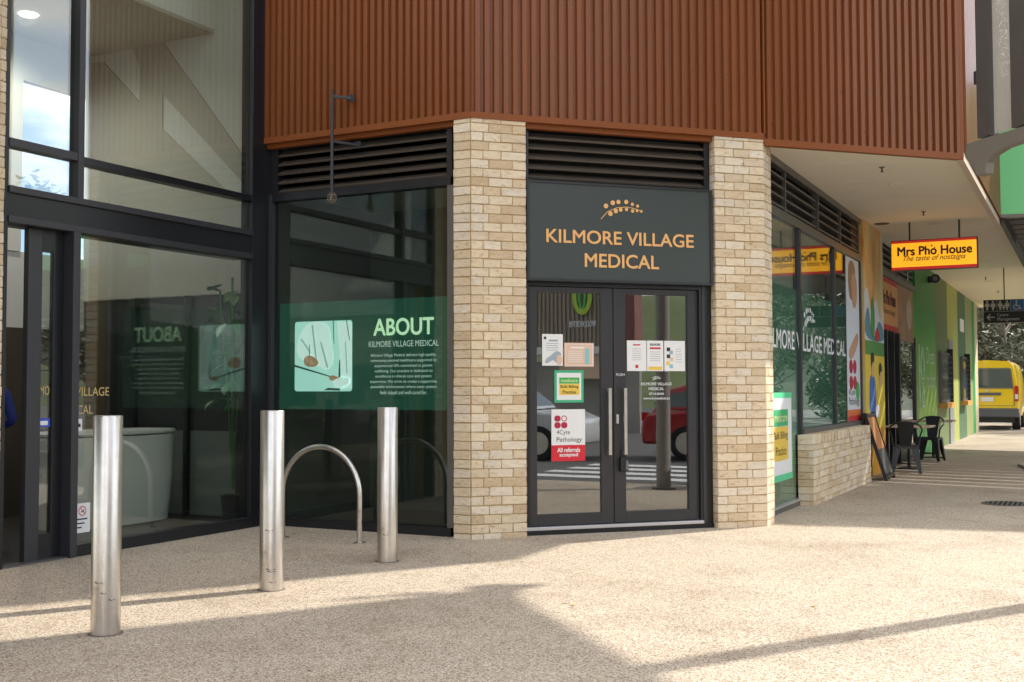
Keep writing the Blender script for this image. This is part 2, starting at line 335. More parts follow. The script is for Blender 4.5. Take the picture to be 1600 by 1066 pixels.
single('floor_slab', MB().prism([(-1.16, 22.2, .002), (-.95, 21.0, .002), (.4, 21.4, .002), (.4, 23.6, .002)], (0, 0, .045)), STAIN, 'pale flat concrete slab lying at the right end of the walkway', 'slab', (-1.1, 22, 0), bevel=.01)

LEAFD = M('dry_leaf', (.42, .28, .08), .7, var=.4, scale=30); LDM = leaf_mesh0 = MB().add([(0, 0, .003), (.012, .02, .006), (.009, .045, .004), (0, .06, .003), (-.010, .04, .008), (-.011, .018, .005)], [(0, 1, 2, 3, 4, 5)]).mesh('dry_leaf', (0, 0, 0)); LDM.materials.append(LEAFD)
for i, (x, y, a, lab) in enumerate(((-3.0, 6.75, .4, 'small yellow leaf on the sunlit paving before the doors'), (-5.6, 9.05, 2., 'dry leaf at the foot of the brick column by the tinted window'), (-2.2, 10.2, 1., 'dry leaf on the bright paving near the walkway corner'), (-6.9, 8.9, 3., 'dry leaf under the cycle hoop'), (-1.6, 7.4, .2, 'dry leaf beside the thin shadow line'))):
    o = bpy.data.objects.new('fallen_leaf', LDM); COL.objects.link(o); o.location = (x, y, .001); o.rotation_euler = (0, 0, a); tag(o, lab, 'leaf', 'fallen leaves')
# ------------------------------------------------------------------ rust cladding above
def ribbed(p0, d, length, z0, z1, pitch=.0945, depth=.034, n=None):
    """ribbed sheet starting at p0 (x, y), running along d; the ribs stand out to the right of the run"""
    d = Vector((d[0], d[1], 0)).normalized(); nn = Vector((d.y, -d.x, 0)); prof = []
    k = int(length / pitch + .5)
    for i in range(k):
        a = i * pitch
        prof += [(a, 0), (a + pitch * .30, 0), (a + pitch * .37, depth), (a + pitch * .86, depth), (a + pitch, 0)]
    prof = [q for i, q in enumerate(prof) if i == 0 or abs(q[0] - prof[i - 1][0]) > 1e-5]
    prof = [(min(a, length), b) for a, b in prof if a <= length + 1e-6]
    m = MB(); vs = []
    for a, b in prof:
        q = Vector((p0[0], p0[1], 0)) + d * a + nn * b; vs += [(q.x, q.y, z0), (q.x, q.y, z1)]
    m.add(vs, [(2 * i, 2 * i + 2, 2 * i + 3, 2 * i + 1) for i in range(len(prof) - 1)])
    return m
ZT = 7.2
cl = thing('cladding_wall', 'rust brown ribbed metal cladding band above the doors and windows', 'cladding', (0, 0, 3.9), 'C')
s45 = math.sqrt(.5)
sheet = .756
# left wing (seen from the bend going left) in C-frame coordinates
bx, by = -s45, s45                # B direction in the C frame
Lb = 2.66
for i in range(4):
    a0 = Lb - i * .665
    build('cladding_sheet', ribbed((bx * a0 + .02, by * a0 + .028), (-bx, -by), .665, 4.02, ZT, .0831), CLAD, cl)
for i in range(4): build('cladding_sheet', ribbed((.012 + i * sheet, .03), (1, 0), sheet, 4.02, ZT), CLAD, cl)
build('cladding_sheet', ribbed((.012 + 4 * sheet, .03), (1, 0), 3.144 - 4 * sheet - .012, 4.02, ZT), CLAD, cl)
build('joint_strip', B(3.151, 3.163, -.008, .06, 4.036, ZT), TRIM, cl)
for i, wd_ in enumerate((.8505, .8505, .756)): build('cladding_sheet', ribbed((3.162 + i * .8505, .03), (1, 0), wd_, 3.985, ZT), CLAD, cl)
build('corner_flashing', B(5.605, 5.645, -.006, .09, 3.94, ZT), TRIM, cl, bevel=.003)
# walkway wing (x = -1.176 in the world): direction of the walkway in the C frame is (s45, s45)
for i in range(9):
    a0 = .06 + i * .6615
    build('cladding_sheet', ribbed((5.64 + s45 * a0, s45 * a0), (s45, s45), .6615, 4.0, ZT), CLAD, cl)
build('fascia_trim', MB().prism([(.0, -.008, 3.974), (0, -.008, 4.036), (0, .07, 4.036), (0, .07, 4.03), (0, .004, 4.03), (0, .004, 3.98), (0, .07, 3.98), (0, .07, 3.974)], (3.15, 0, 0)), TRIM, cl)
build('fascia_trim', MB().prism([(3.152, -.004, 3.915), (3.152, -.004, 3.985), (3.152, .07, 3.985), (3.152, .07, 3.915)], (2.49, 0, 0)), TRIM, cl)
q = Vector((bx, by, 0)); nb = Vector((-s45, -s45, 0))
def bpt(s, o, z): v = q * s + nb * o; return (v.x, v.y, z)
build('fascia_trim', MB().prism([bpt(-.003, .006, 3.974), bpt(-.003, .006, 4.036), bpt(-.003, -.07, 4.036), bpt(-.003, -.07, 3.974)], q * 2.70), TRIM, cl)
build('fascia_under', MB().prism([bpt(.19, -.05, 3.93), bpt(.19, -.05, 3.972), bpt(.19, -.12, 3.972), bpt(.19, -.12, 3.93)], q * 2.44), TRIM, cl)
build('fascia_under', B(.56, 2.57, .045, .11, 3.925, 3.973), TRIM, cl)
qd = Vector((s45, s45, 0))
build('fascia_trim', MB().prism([Vector((5.648, .0, 3.905)), Vector((5.648, 0, 3.995)), Vector((5.648, 0, 3.995)) + Vector((-.05, .05, 0)), Vector((5.648, 0, 3.905)) + Vector((-.05, .05, 0))], qd * 5.75), M('pale_trim', (.55, .42, .33), .5, var=.05), cl, label='pale fascia trim along the walkway edge')
for zz in (4.62, 4.12):
    m = MB()
    for i in range(16): m.cyl((.085 + i * .189, -.008, zz), (.085 + i * .189, -.002, zz), .005, n=6)
    build('screws', m, BLACK2, cl)['kind'] = 'stuff'
for zz in (4.55, 4.14):
    m = MB()
    for i in range(9): m.cyl((3.24 + i * .2835, -.009, zz), (3.24 + i * .2835, .0, zz), .005, n=6)
    build('screws', m, BLACK2, cl)['kind'] = 'stuff'
# backing and roof of the low building
struct('roof', MB().prism([(-7.6, 9.72, 5.0), (-5.25, 9.72, 5.0), (-1.3, 13.6, 5.0), (-1.3, 40, 5.0), (-7.6, 40, 5.0)], (0, 0, .15)), GREYWALL)
for a, b in (((-7.66, 9.46), (-5.2, 9.46)), ((-5.2, 9.46), (-1.25, 13.41)), ((-1.25, 13.41), (-1.25, 19))):
    struct('wall_backing', MB().prism([(a[0], a[1], 4.05), (b[0], b[1], 4.05), (b[0], b[1], ZT - .02), (a[0], a[1], ZT - .02)], (-.03, .04, 0)), VOID)

struct('wall_backing', B(-7.7, -5.25, 9.52, 9.55, 3.4, 4.1), VOID); struct('wall_backing', B(.45, 2.7, .26, .28, 3.4, 4.1), VOID, 'C')
struct('wall_filler', B(-7.66, -7.602, 9.392, 9.50, 3.44, 3.96), BLACK)
# ------------------------------------------------------------------ soffit over the walkway
sf = thing('canopy_ceiling', 'cream panelled ceiling over the side walkway', 'ceiling', (-2.1, 12, 3.9))
ys = [13.62 + 1.32 * i for i in range(21)]
SZ = 4.035
build('panel', MB().prism([(-3.14, 11.37, SZ), (-1.20, 13.30, SZ), (-1.20, ys[0] - .006, SZ), (-3.14, ys[0] - .006, SZ)], (0, 0, .02)), SOFFIT, sf)
for a, b in zip(ys, ys[1:]): build('panel', B(-3.14, -1.195, a, b - .013, SZ, SZ + .02), SOFFIT, sf)
build('backing', B(-3.14, -1.22, 13.5, 40, SZ + .021, SZ + .06), VOID, sf)
DL = M('downlight_lens', (.95, .93, .85), .4, var=.03)
for i, y in enumerate((15.2, 19.25, 23.2, 30.3, 33.9)):
    d = thing('downlight', 'flat round recessed ceiling light, number %s along the walkway ceiling counted from the corner' % ('one', 'two', 'three', 'four', 'five')[i], 'downlight', (-2.15, y, SZ), group='walkway ceiling lights')
    build('ring', MB().lathe([(.10, -.012), (.115, -.012), (.115, -.001), (.10, -.001)], (-2.15, y, SZ), 24), SOFFIT, d); build('lens', MB().lathe([(.0, -.006), (.099, -.006), (.099, -.002)], (-2.15, y, SZ), 24), DL, d)
for i, y in enumerate((13.93, 17.75, 21.6, 25.4, 29.2, 33.4)):
    d = thing('sprinkler', 'small dark fire sprinkler head, number %s along the walkway ceiling counted from the corner' % ('one', 'two', 'three', 'four', 'five', 'six')[i], 'sprinkler', (-2.14, y, SZ), group='walkway sprinklers')
    build('rose', MB().lathe([(.035, -.008), (.035, -.001)], (-2.14, y, SZ), 16), GREYF, d); build('stem', MB().cyl((-2.14, y, SZ - .008), (-2.14, y, SZ - .05), .009, n=8), BLACK2, d)
    build('deflector', MB().lathe([(.004, -.05), (.022, -.055), (.022, -.059), (.0, -.059)], (-2.14, y, SZ), 12), BLACK2, d)
single('ceiling_speaker', MB().lathe([(.0, -.012), (.10, -.012), (.12, -.006), (.12, -.001)], (-2.9, 18.76, SZ), 28), M('speaker_grille', (.12, .10, .08), .7), 'dark round ceiling speaker beside the tall mural panel', 'speaker', (-2.9, 18.76, SZ), smooth=True)

# ------------------------------------------------------------------ louvres
def louvre(name, label, p0, d, length, z0, z1, n, frame='W', depth=.11, mat=LOUV):
    d = Vector((d[0], d[1], 0)).normalized(); inn = Vector((-d.y, d.x, 0)); p0 = Vector((p0[0], p0[1], 0))
    t = thing(name, label, 'louvre', (p0.x, p0.y, z0), frame)
    def at(a, b, z): v = p0 + d * a + inn * b; return Vector((v.x, v.y, z))
    build('backing', MB().prism([at(0, depth + .02, z0), at(length, depth + .02, z0), at(length, depth + .02, z1), at(0, depth + .02, z1)], inn * .02), VOID, t)
    for a in (0, length - .06): build('frame_post', MB().prism([at(a, .0, z0), at(a + .06, .0, z0), at(a + .06, depth, z0), at(a, depth, z0)], (0, 0, z1 - z0)), BLACK, t)
    ht = (z1 - z0) / n
    for i in range(n):
        z = z0 + ht * i + .012
        build('slat', MB().prism([at(.062, .006, z), at(.062, .012, z - .006), at(.062, depth, z + ht * .72), at(.062, depth - .004, z + ht * .78), at(.062, .0, z + .012)], d * (length - .124)), mat, t)
    return t
louvre('louvre_grille', 'black louvre grille with bronze slats above the tinted screen window', (-7.60, 9.39), (1, 0), 2.17, 3.45, 3.93, 5)
louvre('louvre_grille', 'black louvre grille with bronze slats above the dark name sign', (.555, .11), (1, 0), 2.02, 3.44, 3.93, 5, 'C')

# ------------------------------------------------------------------ foyer glazing (plane x = AX, facing right)
AX = -7.664
fa = thing('foyer_glazing', 'tall black framed glass wall of the foyer left of the bollards', 'glass wall', (AX, 8, 0))
build('side_jamb', B(AX - .1, AX + .03, 6.096, 6.152, 0, 6.6), BLACK, fa)
def ab(y0, y1, z0, z1, x0=-.07, x1=.04): return B(AX + x0, AX + x1, y0, y1, z0, z1)
build('track_box', B(AX - .22, AX - .075, 6.15, 9.09, 2.742, 3.03), BLACK, fa); build('corner_post', ab(9.10, 9.39, 0, 6.6, -.12, .03), BLACK, fa, bevel=.004)
build('mullion', ab(6.835, 6.90, 3.04, 6.6, -.07, .045), BLACK2, fa, bevel=.004)
build('door_post', ab(6.795, 6.87, 0, 2.745, -.12, .05), BLACK2, fa, bevel=.004)
build('transom', ab(6.15, 6.833, 3.355, 3.425), BLACK2, fa, bevel=.004); build('transom', ab(6.902, 9.098, 3.34, 3.405, -.09, .03), BLACK, fa, bevel=.004)
build('header_panel', ab(6.15, 9.098, 2.80, 2.985, -.06, .02), BLACK, fa); build('header_rail', ab(6.15, 9.098, 2.985, 3.04, -.07, .05), BLACK2, fa, bevel=.004); build('header_rail', ab(6.15, 9.098, 2.745, 2.80, -.07, .045), BLACK2, fa, bevel=.004)
build('bottom_rail', ab(6.872, 9.098, 0, .10, -.07, .035), BLACK, fa, bevel=.004)
def pane(p, y0, y1, z0, z1, x=-.02): return build('glass_pane', B(AX + x - .006, AX + x + .006, y0, y1, z0, z1), GL_A, p)
pane(fa, 6.15, 6.835, 3.425, 6.6); pane(fa, 6.15, 6.835, 3.04, 3.355); pane(fa, 6.90, 9.10, 3.405, 6.6); pane(fa, 6.90, 9.10, 3.04, 3.34); pane(fa, 6.872, 9.10, .10, 2.745)
PD_ = Plane2((AX - .012, 0, 0), (0, 1, 0))
GOLD = M('gold_lettering', (.55, .40, .16), .5); STICK = M('sticker_white', (.75, .76, .76), .5, var=.03); RED = M('red_print', (.55, .02, .03), .5, var=.05); INK = M('black_print', (.02, .02, .022), .5)
text('door_lettering', 'VILLAGE', GOLD, fa, (AX - .011, 6.885, 1.355), (0, 1, 0), .37, .075, False); text('door_lettering', 'ICAL', GOLD, fa, (AX - .011, 6.885, 1.20), (0, 1, 0), .19, .075, False)
n_ = build('no_dogs_notice', B(AX - .013, AX - .0105, 6.874, 7.06, .19, .44), STICK, fa, label='white notice with red prohibition circle at the foot of the glass')
m = MB()
for i in range(24):
    a0, a1 = 2 * math.pi * i / 24, 2 * math.pi * (i + 1) / 24
    m.poly([(AX - .0095, 6.975 + r * math.cos(a), .375 + r * math.sin(a)) for a, r in ((a0, .042), (a1, .042), (a1, .034), (a0, .034))])
m.poly([(AX - .0095, 6.95, .405), (AX - .0095, 6.955, .41), (AX - .0095, 7.003, .35), (AX - .0095, 6.998, .345)])
build('circle', m, RED, n_); build('dog', MB().poly([(AX - .0098, a, b) for a, b in ((6.957, .36), (6.963, .375), (6.985, .375), (6.99, .39), (6.997, .385), (6.99, .36), (6.985, .36), (6.982, .367), (6.966, .367), (6.963, .36))]), INK, n_)
for k, z in enumerate((.30, .265, .23)): build('print_line', MB().poly([(AX - .0095, 6.885, z), (AX - .0095, 7.03 - .03 * k, z), (AX - .0095, 7.03 - .03 * k, z + .012), (AX - .0095, 6.885, z + .012)]), INK, n_)
s_ = build('small_sticker', B(AX - .013, AX - .0105, 6.874, 6.96, 1.055, 1.16), STICK, fa); build('print_mark', MB().poly([(AX - .0098, 6.89, 1.09), (AX - .0098, 6.945, 1.09), (AX - .0098, 6.945, 1.12), (AX - .0098, 6.89, 1.12)]), MATS['black_print'], s_)
# sliding door leaf, stacked open
sd = thing('sliding_door', 'black framed sliding door leaf standing open at the foyer entrance', 'door', (AX, 6.6, 0))
build('stile', ab(6.43, 6.57, .01, 2.74, -.12, -.06), BLACK2, sd, bevel=.006); build('stile', ab(6.69, 6.794, .01, 2.74, -.115, -.065), BLACK, sd, bevel=.004)
build('rail', ab(6.572, 6.688, .01, .22, -.115, -.065), BLACK, sd); build('rail', ab(6.572, 6.688, 2.56, 2.74, -.115, -.065), BLACK, sd)
build('glass_pane', B(AX - .095, AX - .085, 6.572, 6.688, .22, 2.56), GL_A, sd)
text('door_lettering', 'MO', GOLD, sd, (AX - .083, 6.58, 1.365), (0, 1, 0), .095, .075, False)
build('blue_sticker', B(AX - .084, AX - .081, 6.575, 6.686, 1.10, 1.17), M('blue_print', (.03, .08, .5), .5), sd)
build('white_sticker', B(AX - .0805, AX - .0795, 6.585, 6.66, 1.115, 1.15), STICK, sd)
single('door_track', B(AX - .1, AX + .03, 6.15, 6.79, .001, .012), GREYF, 'thin metal floor track of the foyer sliding door', 'track', (AX, 6.5, 0))

# foyer inside
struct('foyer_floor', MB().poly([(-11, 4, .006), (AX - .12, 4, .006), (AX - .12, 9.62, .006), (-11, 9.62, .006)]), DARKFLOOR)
iw = thing('foyer_wall', 'pale beige inner wall seen through the upper foyer glass', 'wall', (-9.2, 9.6, 0))
build('plaster', B(-10.6, -7.72, 9.60, 9.7, 2.45, 6.6), INWALL, iw)
build('lower_panel', B(-10.6, -7.72, 9.62, 9.7, 0, 2.449), M('dark_inner_glazing', (.03, .035, .035), .15, var=.1), iw)
for x in (-8.2, -8.95, -9.75): build('mullion', B(x - .03, x + .03, 9.56, 9.62, 0, 2.45), BLACK, iw)
build('pale_band', B(-10.6, -7.72, 9.612, 9.62, .02, .95), M('frosted_band', (.16, .19, .18), .3), iw)
def wallpt(x, z): return (x, 9.56, z)
ib = thing('wall_shade_bands', 'added beige bands standing for diagonal light and shade behind the upper foyer glass', 'shade band', (-9, 9.56, 4))  # flat bands that put a diagonal light-and-shade pattern onto the inner wall
build('upper_shade_band', MB().prism([(-10.14, 9.588, 5.98), (-9.87, 9.588, 5.98), (-9.36, 9.588, 5.38), (-8.2, 9.588, 3.98), (-8.2, 9.588, 3.68), (-9.7, 9.588, 5.10)], (0, .01, 0)), INSHADE, ib)
build('post', B(-9.72, -9.36, 9.589, 9.5975, 2.46, 5.2), INSHADE, ib)  # upright piece of the added shade pattern
build('lower_shade_band', MB().prism([(-10.5, 9.590, 5.3), (-10.3, 9.590, 5.28), (-9.70, 9.590, 4.72), (-9.36, 9.590, 4.38), (-8.2, 9.590, 3.42), (-8.2, 9.590, 2.46), (-10.5, 9.590, 2.46)], (0, .0085, 0)), INSHADE, ib)
fc = thing('foyer_ceiling', 'white foyer ceiling behind the top left glass', 'ceiling', (-9.6, 8, 5.4))
build('panel', B(-10.64, -8.61, 4, 9.598, 5.38, 5.42), M('foyer_ceiling_paint', (.50, .46, .38), .8), fc); build('edge', B(-8.63, -8.608, 4, 9.598, 5.42, 6.6), WHITE, fc); build('upper_panel', B(-8.6, AX - .08, 4, 9.598, 6.55, 6.6), WHITE, fc)
fd = thing('foyer_downlight', 'lit round ceiling light behind the top left glass', 'downlight', (-10.3, 8.3, 5.38))
EM = M('lit_lens', (1, .96, .88), .5, var=.01, emit=6)
build('lens', MB().lathe([(.0, -.012), (.09, -.012), (.1, -.002)], (-9.91, 8.20, 5.38), 24), EM, fd)
pl = bpy.data.lights.new('downlight_lamp', 'SPOT'); pl.energy = 95; pl.spot_size = R(165); pl.spot_blend = 1.0; pl.color = (1, .93, .82); pl.shadow_soft_size = .09
po = bpy.data.objects.new('downlight_lamp', pl); COL.objects.link(po); po.location = (-9.91, 8.20, 5.34); po.parent = None; po['kind'] = 'helper'
fw = thing('foyer_back_window', 'far foyer window showing cloudy sky at the top left', 'window', (-10.65, 8, 0))
build('sill_wall', B(-10.7, -10.6, 4, 9.75, 2.1, 2.95), INWALL, fw); build('dark_panel', B(-10.7, -10.6, 4, 9.75, 0, 2.099), M('inner_brown', (.07, .055, .04), .5, var=.2), fw); build('head', B(-10.7, -10.6, 4, 9.75, 4.89, 6.6), INWALL, fw)
build('jamb', B(-10.72, -10.58, 8.5, 8.70, 2.951, 4.889), INWALL, fw); build('side_wall', B(-10.7, -10.6, 4, 7.4, 2.951, 4.889), INWALL, fw)
build('glass_pane', B(-10.66, -10.65, 7.4, 9.6, 2.95, 4.89), GL_W, fw)
struct('foyer_side_wall', B(-10.7, AX - .2, 3.9, 4.0, 0, 6.6), INWALL)
DESKW = M('desk_white', (.74, .76, .74), .35, var=.03)
dk = thing('reception_desk', 'white curved reception desk behind the foyer glass', 'desk', (-9.3, 8.6, 0))
def hull(cx, cy, rx, ry, z0, z1, r0=1., n=28):
    m = MB(); vs = []
    for z, k in ((z0, r0), ((z0 + z1) / 2, (r0 + 1) / 2 + .02), (z1, 1.)):
        vs += [(cx + math.copysign(abs(math.cos(a)) ** .6, math.cos(a)) * rx * k, cy + math.copysign(abs(math.sin(a)) ** .6, math.sin(a)) * ry * k, z) for a in [2 * math.pi * i / n for i in range(n)]]
    return m.add(vs, [[j * n + i, j * n + (i + 1) % n, (j + 1) * n + (i + 1) % n, (j + 1) * n + i] for j in range(2) for i in range(n)] + [list(range(n))[::-1], list(range(2 * n, 3 * n))])
build('body', hull(-9.15, 8.62, .36, .80, .02, .93, .92), DESKW, dk, True); build('top', hull(-9.15, 8.62, .366, .806, .945, .985), DESKW, dk)
# person just inside the doorway, half hidden by the column
def skin_person(x, y, rz):
    t = thing('person', 'person in blue shirt just inside the doorway at the left edge', 'person', (x, y, 0))
    J = {'pel': (0, 0, .95, .15), 'waist': (0, 0, 1.08, .14), 'chest': (0, .01, 1.30, .16), 'neckb': (0, 0, 1.47, .075), 'neck': (0, .01, 1.53, .058), 'head0': (0, .03, 1.60, .085), 'head1': (0, .03, 1.70, .10), 'head2': (0, .02, 1.77, .07)}
    E_ = [('pel', 'waist'), ('waist', 'chest'), ('chest', 'neckb'), ('neckb', 'neck'), ('neck', 'head0'), ('head0', 'head1'), ('head1', 'head2')]
    for s_, n_ in ((-1, 'l'), (1, 'r')):
        J.update({n_ + 'sh': (s_ * .19, 0, 1.42, .065), n_ + 'el': (s_ * .27, -.05, 1.13, .045), n_ + 'wr': (s_ * .22, .17, 1.06, .032), n_ + 'ha': (s_ * .20, .25, 1.06, .035), n_ + 'hip': (s_ * .10, 0, .88, .10), n_ + 'kn': (s_ * .11, .02, .48, .065), n_ + 'an': (s_ * .11, -.01, .09, .045), n_ + 'to': (s_ * .12, .16, .035, .04)})
        E_ += [('chest', n_ + 'sh'), (n_ + 'sh', n_ + 'el'), (n_ + 'el', n_ + 'wr'), (n_ + 'wr', n_ + 'ha'), ('pel', n_ + 'hip'), (n_ + 'hip', n_ + 'kn'), (n_ + 'kn', n_ + 'an'), (n_ + 'an', n_ + 'to')]
        for k in range(5):
            a = (k - 2) * .018; J['%sf%d' % (n_, k)] = (s_ * .20 + a, .32 - abs(k - 2) * .012, 1.05, .009); E_.append((n_ + 'ha', '%sf%d' % (n_, k)))
    ks = list(J); me = bpy.data.meshes.new('body'); me.from_pydata([J[k][:3] for k in ks], [(ks.index(a), ks.index(b)) for a, b in E_], [])
    o = bpy.data.objects.new('body', me); COL.objects.link(o); o.parent = t; BASE[o.name] = BASE[t.name]
    sk = o.modifiers.new('skin', 'SKIN'); sk.use_smooth_shade = True
    for i, k in enumerate(ks): me.skin_vertices[0].data[i].radius = (J[k][3], J[k][3] * (.72 if k in ('pel', 'waist', 'chest') else 1))
    me.skin_vertices[0].data[0].use_root = True; o.modifiers.new('sub', 'SUBSURF').render_levels = 2
    m, tt, p, oo = nodes('person_cloth'); tcn = N(tt, 'ShaderNodeTexCoord'); sx_ = N(tt, 'ShaderNodeSeparateXYZ'); tt.links.new(tcn.outputs['Object'], sx_.inputs[0])
    ad = N(tt, 'ShaderNodeMath', operation='MULTIPLY_ADD'); ad.inputs[1].default_value = -3.2; tt.links.new(sx_.outputs['Y'], ad.inputs[0]); tt.links.new(sx_.outputs['Z'], ad.inputs[2])
    mr = N(tt, 'ShaderNodeMapRange'); mr.inputs['From Min'].default_value = 0; mr.inputs['From Max'].default_value = 2; tt.links.new(sx_.outputs['Z'], mr.inputs['Value'])
    r = ramp(tt, [(0, (.03, .03, .035)), (.47, (.03, .03, .035)), (.475, (.02, .035, .22)), (.735, (.02, .035, .22)), (.74, (.45, .27, .18))]); r.color_ramp.interpolation = 'CONSTANT'; tt.links.new(mr.outputs[0], r.inputs['Fac'])
    gt = N(tt, 'ShaderNodeMath', operation='GREATER_THAN'); gt.inputs[1].default_value = .045; tt.links.new(sx_.outputs['Y'], gt.inputs[0])
    g2 = N(tt, 'ShaderNodeMath', operation='GREATER_THAN'); g2.inputs[1].default_value = .97; tt.links.new(sx_.outputs['Z'], g2.inputs[0]); g3 = N(tt, 'ShaderNodeMath', operation='LESS_THAN'); g3.inputs[1].default_value = 1.16; tt.links.new(sx_.outputs['Z'], g3.inputs[0])
    m1 = N(tt, 'ShaderNodeMath', operation='MULTIPLY'); tt.links.new(gt.outputs[0], m1.inputs[0]); tt.links.new(g2.outputs[0], m1.inputs[1]); m2 = N(tt, 'ShaderNodeMath', operation='MULTIPLY'); tt.links.new(m1.outputs[0], m2.inputs[0]); tt.links.new(g3.outputs[0], m2.inputs[1])
    ab_ = N(tt, 'ShaderNodeMath', operation='ABSOLUTE'); tt.links.new(sx_.outputs['X'], ab_.inputs[0]); g4 = N(tt, 'ShaderNodeMath', operation='GREATER_THAN'); g4.inputs[1].default_value = .15; tt.links.new(ab_.outputs[0], g4.inputs[0]); m3 = N(tt, 'ShaderNodeMath', operation='MULTIPLY'); tt.links.new(m2.outputs[0], m3.inputs[0]); tt.links.new(g4.outputs[0], m3.inputs[1])
    mx_ = N(tt, 'ShaderNodeMix', data_type='RGBA'); mx_.inputs['B'].default_value = (.45, .27, .18, 1); tt.links.new(m3.outputs[0], mx_.inputs['Factor']); tt.links.new(r.outputs[0], mx_.inputs['A']); tt.links.new(mx_.outputs['Result'], p.inputs['Base Color']); p.inputs['Roughness'].default_value = .8
    me.materials.append(m)
    build('hair', MB().lathe([(.0, .0), (.085, .0), (.112, .05), (.10, .11), (.05, .15), (0, .155)], (x, y - .012, 1.685), 20), M('hair_dark', (.03, .02, .015), .6), t, True)
    t.rotation_euler = (0, 0, rz)
skin_person(-8.75, 6.80, R(75))
# plant in the foyer
LEAFM = M('plant_leaf', (.045, .13, .03), .4, var=.4, scale=9)
pt = thing('potted_plant', 'leafy potted plant in the foyer corner behind the glass', 'plant', (-8.05, 9.32, 0))
build('pot', MB().lathe([(.0, .01), (.10, .01), (.13, .30), (.11, .30), (.10, .26), (0, .26)], (-8.05, 9.32, 0), 24), BLACK2, pt, True)
st = MB()
for i in range(5):
    a = i * 1.3; st.tube([(-8.05, 9.32, .36), (-8.05 + .05 * math.cos(a), 9.32 + .05 * math.sin(a), 1.2), (-8.05 + .16 * math.cos(a), 9.32 + .14 * math.sin(a), 2.1 + .12 * i)], .012, 6)
build('stems', st, LEAFM, pt)
def leaf_mesh(name, mat, ln=1., wd=.55):
    m = MB(); pts = [(0, 0, 0), (wd * .35, .25 * ln, .04), (wd * .5, .5 * ln, .05), (wd * .3, .8 * ln, .02), (0, ln, -.08), (-wd * .3, .8 * ln, .02), (-wd * .5, .5 * ln, .05), (-wd * .35, .25 * ln, .04), (0, .5 * ln, -.02)]
    m.add(pts, [(0, 1, 2, 8), (8, 2, 3, 4), (8, 4, 5, 6), (0, 8, 6, 7)]); me = m.mesh(name, (0, 0, 0), True); me.materials.append(mat); return me
LM = leaf_mesh('leaf', LEAFM)
for i in range(46):
    o = bpy.data.objects.new('leaf', LM); COL.objects.link(o); o.parent = pt; a = i * 2.4; r = random.uniform(.04, .2)
    o.location = (r * math.cos(a), r * math.sin(a) * .8, random.uniform(1.25, 2.6)); s = random.uniform(.16, .27); o.scale = (s, s, s); o.rotation_euler = (random.uniform(-.8, .3), random.uniform(-.4, .4), a - 1.57)

# ------------------------------------------------------------------ tinted window with the information screen (plane y = 9.382, facing the camera)
BY = 9.382
bw = thing('tinted_window', 'large dark tinted window between the foyer corner and the brick column', 'window', (-6.5, BY, 0))
build('bottom_rail', B(-7.62, -5.43, BY - .02, BY + .09, 0, .085), BLACK, bw); build('head_rail', B(-7.62, -5.43, BY - .02, BY + .09, 3.37, 3.45), BLACK, bw)
build('jamb', B(-7.632, -7.59, BY - .025, BY + .09, 0, 3.45), BLACK2, bw); build('jamb', B(-5.47, -5.40, BY - .015, BY + .09, .085, 3.37), GREYF, bw)
build('glass_pane', B(-7.59, -5.47, BY + .03, BY + .04, .085, 3.37), GL_B, bw)
# glowing screen behind the glass
SCR = M('screen_green', (.018, .085, .058), .6, var=.08, scale=.8, emit=.46)
SCR_L = M('screen_mint', (.36, .64, .60), .6, var=.06, scale=2, emit=.85); SCR_W = M('screen_coat', (.60, .78, .77), .6, var=.08, scale=5, emit=.75)
SCR_T = M('screen_text', (.55, .80, .56), .6, var=.03, emit=.75); SCR_T2 = M('screen_text_white', (.6, .72, .68), .6, var=.03, emit=.6); SCR_S = M('screen_skin', (.42, .26, .16), .6, emit=.5); SCR_K = M('screen_dark', (.06, .11, .12), .6, emit=.3)
ss = thing('information_screen', 'green ABOUT information screen hung behind the tinted window', 'screen', (-6.6, BY + .12, 1.2))
sp = Plane2((0, BY + .12, 0), (1, 0, 0)); X0 = -5.164
def sx(s): return X0 - s - .002
build('panel', B(sx(2.43), sx(.36), BY + .125, BY + .17, 1.20, 2.31), SCR, ss)
build('bezel', B(sx(.36), sx(.345), BY + .12, BY + .17, 1.19, 2.32), BLACK, ss)
def rr(x0, x1, z0, z1, r=.03, n=5):
    p = []
    for cx, cz, a in ((x1 - r, z1 - r, 0), (x0 + r, z1 - r, 90), (x0 + r, z0 + r, 180), (x1 - r, z0 + r, 270)): p += [(cx + r * math.cos(R(a + 90 * i / n)), cz + r * math.sin(R(a + 90 * i / n))) for i in range(n + 1)]
    return p
xa, xb = sx(2.225), sx(1.50)
pic = build('photo_panel', sp.shape(rr(xa, xb, 1.385, 2.11), 0), SCR_L, ss, label='pale mint photo of a clinician writing on a clipboard')
def PX(u, v): return (xa + u * (xb - xa), 1.385 + (1 - v) * .725)
build('coat', sp.shape(blob([PX(u, v) for u, v in ((.22, .01), (.60, .01), (.64, .30), (.70, .60), (.56, .72), (.40, .62), (.10, .55), (.02, .40), (.08, .2))], 2), .003), SCR_W, pic)
build('coat', sp.shape([PX(u, v) for u, v in ((.74, .01), (.985, .03), (.985, .95), (.82, .97), (.80, .6))], .003), SCR_W, pic)
SCR_F = M('screen_fold', (.34, .58, .56), .6, emit=.5)
